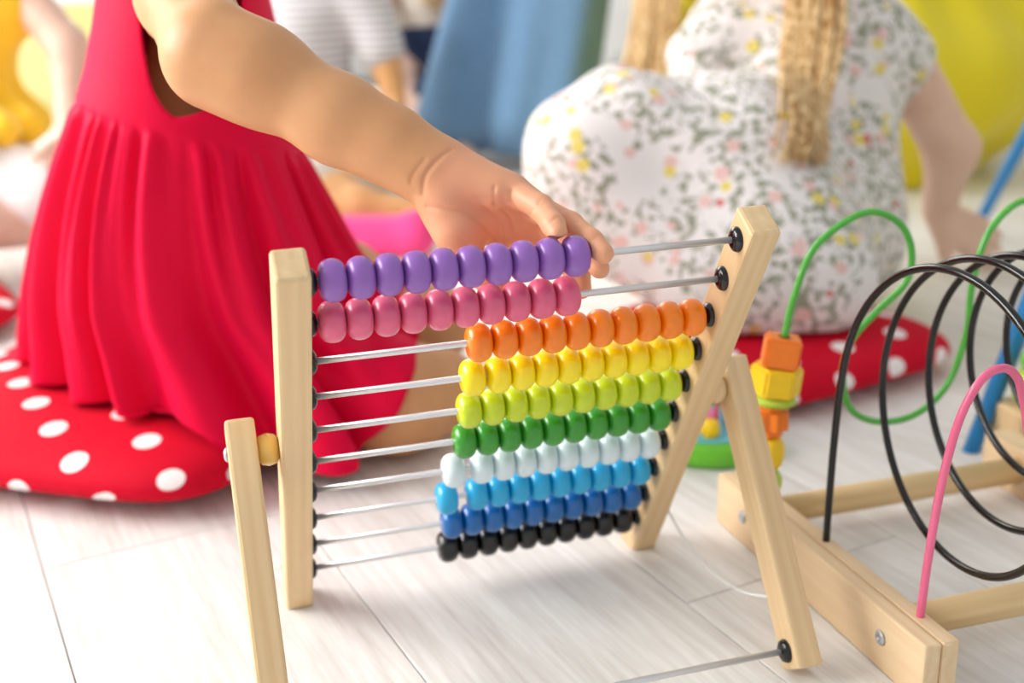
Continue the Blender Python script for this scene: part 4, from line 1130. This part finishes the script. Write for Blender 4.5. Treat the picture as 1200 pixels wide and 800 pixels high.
# lie on the cushion or the floor
e1 = np.array((-0.832, 0.555)); e2 = np.array((0.555, 0.832)); rel = Vd[:, :2] - np.array((-0.145, 0.458))
inside = np.maximum(np.abs(rel @ e1), np.abs(rel @ e2)) / 0.235
ground = np.where(inside < 1, 0.004 + 0.078 * np.clip(1 - np.clip(inside, 0, 1) ** 6, 0, 1) ** 0.5, 0.004)
low = Vd[:, 2] < ground; Vd[:, 2] = np.maximum(Vd[:, 2], ground)
Vd = relax(Vd, np.array(Fd), 2, 0.35)
c = Vd[np.array(Fd)].mean(1)
hole = (np.abs(c[:, 0] + 0.042) / 0.046) ** 3.2 + (np.abs(c[:, 2] - 0.35 * (c[:, 0] + 0.042) - 0.490) / 0.104) ** 3.2 < 1; hole &= c[:, 1] < 0.30
hole2 = ((c[:, 0] + 0.040) / 0.045) ** 2 + ((c[:, 2] - 0.49) / 0.07) ** 2 < 1; hole2 &= c[:, 1] > 0.33
cut = (c[:, 0] > 0.055 + 0.8 * c[:, 2]) & (c[:, 2] < 0.15) & (c[:, 1] < 0.42)     # the hem ends short of the bare knee
keep = ~(hole | hole2 | cut)
Fk = [f for f, kq in zip(Fd, keep) if kq]
def smooth_rims(V, F, it=12):
    """even out the cut edges; returns the ordered rim loops"""
    cnt = {}
    for f in F:
        for a, b in zip(f, f[1:] + f[:1]): cnt[(min(a, b), max(a, b))] = cnt.get((min(a, b), max(a, b)), 0) + 1
    nb = {}
    for (a, b), n_ in cnt.items():
        if n_ == 1: nb.setdefault(a, []).append(b); nb.setdefault(b, []).append(a)
    ok = [v for v in nb if len(nb[v]) == 2]
    for _ in range(it):
        new = {v: V[v] * 0.4 + 0.3 * (V[nb[v][0]] + V[nb[v][1]]) for v in ok}
        for v, p in new.items(): V[v] = p
    loops = []; seen = set()
    for v in ok:
        if v in seen: continue
        lp = [v]; seen.add(v); prev, cur = None, v
        while True:
            nx = [w for w in nb[cur] if w != prev and w not in seen and len(nb[w]) == 2]
            if not nx: break
            prev, cur = cur, nx[0]; lp.append(cur); seen.add(cur)
        loops.append(lp)
    return V, loops
Vd, loops = smooth_rims(Vd, Fk)
dress = obj('dress', Vd, Fk, M['pinkdress'], p1)
for lp in loops:
    P_ = Vd[lp]; cc_ = P_.mean(0)
    if len(lp) > 20 and 0.42 < cc_[2] < 0.56 and abs(P_[:, 1].mean() - 0.315) > 0.04:
        P_ = np.vstack([P_, P_[:1]])[::2]; V, F, U = tube(catmull(list(P_), 2), 0.0026, 8, False); obj('armhole_binding', V, F, M['pinkdress'], dress)
sm = dress.modifiers.new('thickness', 'SOLIDIFY'); sm.thickness = 0.0035; sm.offset = -1
sb = dress.modifiers.new('smooth', 'SUBSURF'); sb.levels = 1; sb.render_levels = 1

# ---------- the child in the floral dress
p2 = person((0.85, 0.66, 0), 'fair child in a floral dress sitting with long blond hair')
b2 = [cap((0.82, 0.66, 0.15), (0.85, 0.72, 0.33), 0.10, 0.085, 0.05), cap((0.74, 0.745, 0.395), (0.935, 0.665, 0.385), 0.045, 0.045, 0.04), cap((0.835, 0.70, 0.40), (0.80, 0.685, 0.50), 0.037, 0.035, 0.03)]
h2, at2 = head_prims((0.775, 0.655, 0.585), (-0.55, -0.75, -0.2), (0, 0, 1), 1.05)
legs2 = [cap((0.80, 0.66, 0.13), (0.50, 0.60, 0.255), 0.085, 0.06, 0.04), cap((0.50, 0.60, 0.25), (0.56, 0.42, 0.11), 0.05, 0.038, 0.03), cap((0.84, 0.58, 0.13), (0.66, 0.52, 0.24), 0.085, 0.06, 0.04), cap((0.66, 0.52, 0.24), (0.68, 0.40, 0.11), 0.05, 0.038, 0.03)]
larm2 = chain([(0.955, 0.66, 0.375), (1.085, 0.665, 0.200), (1.090, 0.690, 0.098)], [0.043, 0.040, 0.026], 0.02) + hand_prims((1.090, 0.690, 0.092), (0.80, -0.25, -0.52), (-0.2, -0.9, 0.45), 1.2, 0.3, 0.3, 1)
rarm2 = chain([(0.725, 0.75, 0.38), (0.655, 0.755, 0.28), (0.58, 0.70, 0.20)], [0.036, 0.030, 0.025], 0.02) + hand_prims((0.578, 0.70, 0.195), (-0.8, -0.4, -0.3), (0, 0.3, 1), 1.0, 0.2, 0.3, -1)
larm2 = [p for p in larm2]
V, F = sdf_mesh(b2 + h2 + legs2 + larm2 + rarm2, 0.007); V = relax(V, F, 2); V[:, 2] = np.maximum(V[:, 2], cush_top(V, (0.635, 0.405), 14, 0.185, 0.062))
obj('body', V, F, M['skin2'], p2); add_eyes(at2, 1.05, p2)
hair_cap(at2, None, 1.05, M['blond'], p2)
def fold2(P):
    return 0.006 * np.sin(34 * P[:, 0] + 22 * P[:, 2] + 2.5 * np.sin(9 * P[:, 2] + 5 * P[:, 0])) * np.clip((0.72 - P[:, 0]) * 5, 0.15, 1)
d2 = [cap((0.80, 0.66, 0.14), (0.85, 0.72, 0.34), 0.118, 0.104, 0.06), cap((0.745, 0.742, 0.385), (0.925, 0.668, 0.375), 0.060, 0.060, 0.05),
      cap((0.925, 0.668, 0.375), (0.968, 0.652, 0.345), 0.060, 0.055, 0.03), cap((0.84, 0.61, 0.11), (0.865, 0.665, 0.27), 0.105, 0.102, 0.05), cap((0.735, 0.745, 0.385), (0.690, 0.735, 0.355), 0.055, 0.050, 0.03),
      cap((0.79, 0.66, 0.15), (0.52, 0.60, 0.258), 0.11, 0.080, 0.07), cap((0.480, 0.60, 0.262), (0.69, 0.58, 0.268), 0.078, 0.075, 0.07), cap((0.49, 0.59, 0.20), (0.58, 0.42, 0.11), 0.100, 0.075, 0.08), cap((0.66, 0.52, 0.225), (0.67, 0.40, 0.11), 0.09, 0.08, 0.08),
      cap((0.80, 0.57, 0.11), (0.69, 0.45, 0.12), 0.105, 0.085, 0.08), cap((0.58, 0.39, 0.10), (0.68, 0.37, 0.10), 0.070, 0.070, 0.05)]
V, F = sdf_mesh(d2, 0.009, fold2); V[:, 2] = np.maximum(V[:, 2], cush_top(V, (0.635, 0.405), 14, 0.185, 0.060)); V = relax(V, F, 1)
obj('dress', V, F, M['floral'], p2)
lock([(0.825, 0.640, 0.56), (0.812, 0.625, 0.47), (0.790, 0.590, 0.395), (0.757, 0.545, 0.343), (0.712, 0.495, 0.283), (0.682, 0.452, 0.225), (0.672, 0.440, 0.205)], 0.042, 0.012, 120, 0.0034, M['blond'], p2, 3, 'hair_lock', (0.95, -0.3, 0), (0.3, -0.95, 0), d2)

# ---------- the adult in denim
p5 = person((0.85, 2.1, 0), 'adult in flared light blue denim trousers leaning down with blond hair')
b5 = [cap((1.00, 2.42, 0.42), (1.08, 2.25, 0.62), 0.12, 0.11, 0.06), cap((1.08, 2.25, 0.62), (1.05, 2.00, 0.70), 0.11, 0.07, 0.06), cap((1.05, 2.00, 0.70), (1.04, 1.78, 0.60), 0.055, 0.05, 0.04),
      cap((0.70, 2.06, 0.46), (0.62, 2.00, 0.06), 0.050, 0.035, 0.02), cap((0.90, 1.96, 0.46), (0.80, 1.88, 0.06), 0.055, 0.035, 0.02), cap((1.0, 2.42, 0.42), (0.70, 2.06, 0.46), 0.08, 0.05, 0.03), cap((1.0, 2.42, 0.42), (0.90, 1.96, 0.48), 0.08, 0.055, 0.03),
      cap((0.62, 2.00, 0.04), (0.60, 1.80, 0.030), 0.034, 0.026, 0.02), cap((0.80, 1.88, 0.04), (0.745, 1.70, 0.030), 0.034, 0.026, 0.02)]
h5, at5 = head_prims((1.035, 1.665, 0.535), (-0.35, -0.85, -0.5), (0, -0.35, 1), 1.12)
arms5 = chain([(1.10, 2.12, 0.68), (1.03, 2.06, 0.66), (0.92, 2.02, 0.64), (0.80, 2.00, 0.60)], [0.05, 0.042, 0.034, 0.028], 0.02) + hand_prims((0.79, 2.0, 0.598), (-0.8, -0.1, -0.5), (-0.3, 0, 1), 1.35, 0.2, 0.3, 1)
V, F = sdf_mesh(b5 + h5 + arms5, 0.011); V = relax(V, F, 2); V[:, 2] = np.maximum(V[:, 2], 0.002); obj('body', V, F, M['skin2'], p5); add_eyes(at5, 1.12, p5)
hair_cap(at5, None, 1.12, M['blond'], p5)
def foldd(P):
    a = np.arctan2(P[:, 1] - 2.0, P[:, 0] - 0.7); return 0.010 * np.sin(46 * P[:, 0] - 13 * P[:, 2]) * np.clip(1.25 - P[:, 2] * 1.5, 0, 1)
tr5 = [cap((0.715, 2.045, 0.47), (0.618, 1.985, 0.10), 0.058, 0.100, 0.03), cap((0.905, 1.955, 0.50), (0.795, 1.865, 0.10), 0.122, 0.128, 0.03), cap((1.0, 2.42, 0.44), (0.715, 2.06, 0.49), 0.12, 0.060, 0.04), cap((1.0, 2.42, 0.44), (0.905, 1.98, 0.52), 0.12, 0.10, 0.04),
       cap((0.97, 2.45, 0.43), (1.04, 2.42, 0.45), 0.14, 0.14, 0.05)]
V, F = sdf_mesh(tr5, 0.011, foldd); V[:, 2] = np.maximum(V[:, 2], 0.035); V = relax(V, F, 1); obj('trousers', V, F, M['denim'], p5)
V, F = sdf_mesh([cap((1.0, 2.40, 0.50), (1.08, 2.25, 0.63), 0.14, 0.13, 0.06), cap((1.08, 2.25, 0.63), (1.05, 2.02, 0.70), 0.125, 0.095, 0.06), cap((1.09, 2.12, 0.68), (0.95, 2.03, 0.645), 0.065, 0.052, 0.04)], 0.012); obj('jumper', V, F, M['teal'], p5)
lock([(1.01, 1.62, 0.56), (0.985, 1.57, 0.46), (0.965, 1.54, 0.38), (0.930, 1.49, 0.30), (0.885, 1.44, 0.20), (0.86, 1.42, 0.14)], 0.050, 0.03, 80, 0.006, M['blond'], p5, 5, 'hair_lock', (0.95, -0.3, 0), (0.3, -0.95, 0))
stool = thing('stool', (1.0, 2.45, 0), 'low white stool under the adult in denim', 'stool')
V, F = lathe([(0.16, 0.255), (0.17, 0.262), (0.17, 0.278), (0.16, 0.285), (0.001, 0.285)], 36); obj('seat', V, F, M['trim'], stool, m=Matrix.Translation((1.0, 2.45, 0)))
for k in range(4):
    a = k * math.pi / 2 + 0.5; V, F, U = tube([(1.0 + 0.15 * math.cos(a), 2.45 + 0.15 * math.sin(a), 0.001), (1.0 + 0.12 * math.cos(a), 2.45 + 0.12 * math.sin(a), 0.26)], 0.015, 12); obj('leg', V, F, M['trim'], stool)

# ---------- the child in the striped shirt
p4 = person((0.24, 1.9, 0), 'child in a grey striped shirt sitting on the floor')
b4 = [cap((0.24, 1.93, 0.10), (0.245, 1.90, 0.36), 0.10, 0.085, 0.05), cap((0.14, 1.92, 0.43), (0.36, 1.86, 0.43), 0.045, 0.045, 0.04), cap((0.25, 1.89, 0.44), (0.26, 1.87, 0.54), 0.036, 0.034, 0.03)]
h4, at4 = head_prims((0.275, 1.85, 0.625), (0.4, -0.8, -0.3), (0, 0, 1))
arm4 = chain([(0.375, 1.855, 0.42), (0.415, 1.83, 0.29), (0.430, 1.80, 0.19)], [0.042, 0.038, 0.028], 0.02) + hand_prims((0.432, 1.795, 0.185), (0.2, -0.3, -0.9), (0.9, -0.3, 0.1), 1.1, 0.2, 0.3, 1)
arm4 += chain([(0.12, 1.92, 0.42), (0.08, 1.87, 0.29), (0.17, 1.75, 0.19)], [0.042, 0.036, 0.028], 0.02) + hand_prims((0.175, 1.745, 0.185), (0.7, -0.6, -0.3), (0, -0.4, 0.9), 1.1, 0.2, 0.3, 1)
legs4 = [cap((0.30, 1.90, 0.10), (0.36, 1.52, 0.13), 0.075, 0.055, 0.03), cap((0.36, 1.52, 0.12), (0.20, 1.36, 0.06), 0.048, 0.036, 0.02), cap((0.18, 1.90, 0.10), (0.12, 1.54, 0.12), 0.075, 0.055, 0.03), cap((0.12, 1.54, 0.10), (0.26, 1.31, 0.055), 0.048, 0.036, 0.02), cap((0.26, 1.31, 0.05), (0.385, 1.26, 0.035), 0.036, 0.026, 0.02), cap((0.20, 1.36, 0.05), (0.08, 1.31, 0.03), 0.032, 0.024, 0.02)]
V, F = sdf_mesh(b4 + h4 + arm4 + legs4, 0.010); V = relax(V, F, 1); V[:, 2] = np.maximum(V[:, 2], 0.002); obj('body', V, F, M['skin3'], p4); add_eyes(at4, 1.0, p4); hair_cap(at4, None, 1.0, M['brown'], p4)
V, F = sdf_mesh([cap((0.24, 1.93, 0.13), (0.245, 1.90, 0.36), 0.115, 0.105, 0.05), cap((0.14, 1.92, 0.42), (0.36, 1.86, 0.42), 0.062, 0.062, 0.05), cap((0.375, 1.855, 0.42), (0.408, 1.833, 0.305), 0.060, 0.056, 0.03), cap((0.12, 1.92, 0.42), (0.085, 1.88, 0.31), 0.060, 0.056, 0.03)], 0.010); obj('shirt', V, F, M['stripe'], p4)
V, F = sdf_mesh([cap((0.30, 1.90, 0.10), (0.36, 1.52, 0.13), 0.092, 0.070, 0.03), cap((0.18, 1.90, 0.10), (0.12, 1.54, 0.12), 0.092, 0.070, 0.03), cap((0.36, 1.52, 0.12), (0.27, 1.43, 0.08), 0.066, 0.056, 0.02), cap((0.12, 1.54, 0.11), (0.20, 1.41, 0.08), 0.066, 0.054, 0.02)], 0.010); V[:, 2] = np.maximum(V[:, 2], 0.002); obj('trousers', V, F, M['beige'], p4)

# ---------- the child in yellow
p3 = person((-0.42, 1.30, 0), 'child in a yellow ruffled dress kneeling at the left edge')
b3 = [cap((-0.45, 1.40, 0.17), (-0.40, 1.38, 0.40), 0.10, 0.08, 0.05), cap((-0.48, 1.39, 0.46), (-0.30, 1.36, 0.46), 0.045, 0.045, 0.04), cap((-0.38, 1.37, 0.48), (-0.36, 1.36, 0.57), 0.036, 0.034, 0.03)]
h3, at3 = head_prims((-0.34, 1.34, 0.655), (0.7, -0.6, -0.3), (0, 0, 1))
arm3 = chain([(-0.285, 1.35, 0.46), (-0.222, 1.30, 0.37), (-0.232, 1.24, 0.235)], [0.038, 0.034, 0.025], 0.02) + hand_prims((-0.232, 1.235, 0.23), (-0.25, -0.4, -0.8), (0.8, -0.4, 0.3), 1.05, 0.2, 0.3, 1)
arm3 += chain([(-0.49, 1.39, 0.45), (-0.56, 1.32, 0.33), (-0.52, 1.19, 0.24)], [0.040, 0.034, 0.026], 0.02) + hand_prims((-0.52, 1.185, 0.235), (0.6, -0.6, -0.5), (0, -0.3, 0.9), 1.0, 0.2, 0.3, 1)
legs3 = [cap((-0.42, 1.38, 0.17), (-0.285, 1.21, 0.125), 0.078, 0.056, 0.03), cap((-0.285, 1.21, 0.10), (-0.42, 1.17, 0.10), 0.048, 0.040, 0.02), cap((-0.49, 1.36, 0.17), (-0.42, 1.13, 0.12), 0.078, 0.056, 0.03), cap((-0.42, 1.13, 0.11), (-0.60, 1.20, 0.11), 0.046, 0.036, 0.02)]
V, F = sdf_mesh(b3 + h3 + arm3 + legs3, 0.009); V = relax(V, F, 1); V[:, 2] = np.maximum(V[:, 2], cush_top(V, (-0.60, 1.00), 20, 0.25, 0.060)); obj('body', V, F, M['skin2'], p3); add_eyes(at3, 1.0, p3); hair_cap(at3, None, 1.0, M['brown'], p3)
def fold3(P):
    a = np.arctan2(P[:, 1] - 1.39, P[:, 0] + 0.44); return 0.012 * np.sin(15 * a) * np.clip((0.36 - P[:, 2]) * 6, 0, 1)
V, F = sdf_mesh([cap((-0.45, 1.40, 0.28), (-0.40, 1.38, 0.42), 0.120, 0.10, 0.05), cap((-0.485, 1.39, 0.45), (-0.31, 1.36, 0.45), 0.060, 0.060, 0.05), ell((-0.44, 1.37, 0.245), (0.165, 0.19, 0.050), 0.06)], 0.009, fold3); obj('dress', V, F, M['yellowfab'], p3)
V, F = sdf_mesh([cap((-0.33, 1.25, 0.14), (-0.295, 1.215, 0.13), 0.082, 0.070, 0.02)], 0.009); obj('legging', V, F, M['white'], p3)

# ---------- the child far behind in navy shorts
p6 = person((0.66, 2.45, 0), 'blond child in navy shorts kneeling far behind the striped shirt')
b6 = [cap((0.65, 2.47, 0.21), (0.65, 2.44, 0.42), 0.09, 0.075, 0.05), cap((0.56, 2.45, 0.48), (0.74, 2.41, 0.48), 0.042, 0.042, 0.04), cap((0.65, 2.43, 0.50), (0.65, 2.41, 0.60), 0.036, 0.034, 0.03)]
h6, at6 = head_prims((0.65, 2.39, 0.68), (0.1, -0.9, -0.3), (0, 0, 1))
arm6 = chain([(0.75, 2.41, 0.47), (0.78, 2.36, 0.34), (0.72, 2.28, 0.27)], [0.038, 0.034, 0.025], 0.02) + hand_prims((0.715, 2.275, 0.265), (-0.5, -0.6, -0.4), (0, -0.3, 0.9), 1.0, 0.2, 0.3, 1)
arm6 += chain([(0.55, 2.45, 0.47), (0.51, 2.36, 0.34), (0.53, 2.28, 0.25)], [0.038, 0.034, 0.025], 0.02) + hand_prims((0.532, 2.275, 0.245), (0.2, -0.5, -0.7), (0, -0.5, 0.8), 1.0, 0.2, 0.3, -1)
legs6 = [cap((0.70, 2.45, 0.20), (0.72, 2.25, 0.11), 0.075, 0.052, 0.03), cap((0.72, 2.25, 0.09), (0.71, 2.52, 0.06), 0.046, 0.036, 0.02), cap((0.60, 2.45, 0.20), (0.58, 2.25, 0.11), 0.075, 0.052, 0.03), cap((0.58, 2.25, 0.09), (0.59, 2.52, 0.06), 0.046, 0.036, 0.02)]
V, F = sdf_mesh(b6 + h6 + arm6 + legs6, 0.011); V = relax(V, F, 1); V[:, 2] = np.maximum(V[:, 2], 0.002); obj('body', V, F, M['skin2'], p6); add_eyes(at6, 1.0, p6); hair_cap(at6, None, 1.0, M['blond'], p6)
V, F = sdf_mesh([cap((0.65, 2.47, 0.30), (0.65, 2.44, 0.43), 0.105, 0.095, 0.05), cap((0.56, 2.45, 0.47), (0.74, 2.41, 0.47), 0.058, 0.058, 0.05)], 0.011); obj('shirt', V, F, M['beige'], p6)
V, F = sdf_mesh([cap((0.65, 2.47, 0.21), (0.65, 2.46, 0.26), 0.112, 0.110, 0.04), cap((0.70, 2.45, 0.20), (0.715, 2.28, 0.13), 0.092, 0.075, 0.03), cap((0.60, 2.45, 0.20), (0.585, 2.28, 0.13), 0.092, 0.075, 0.03)], 0.011); obj('shorts', V, F, M['navy'], p6)
lock([(0.63, 2.33, 0.66), (0.635, 2.30, 0.54), (0.645, 2.30, 0.44), (0.65, 2.30, 0.35)], 0.055, 0.03, 40, 0.007, M['blond'], p6, 8, 'hair_lock', (1, 0, 0), (0, -1, 0))
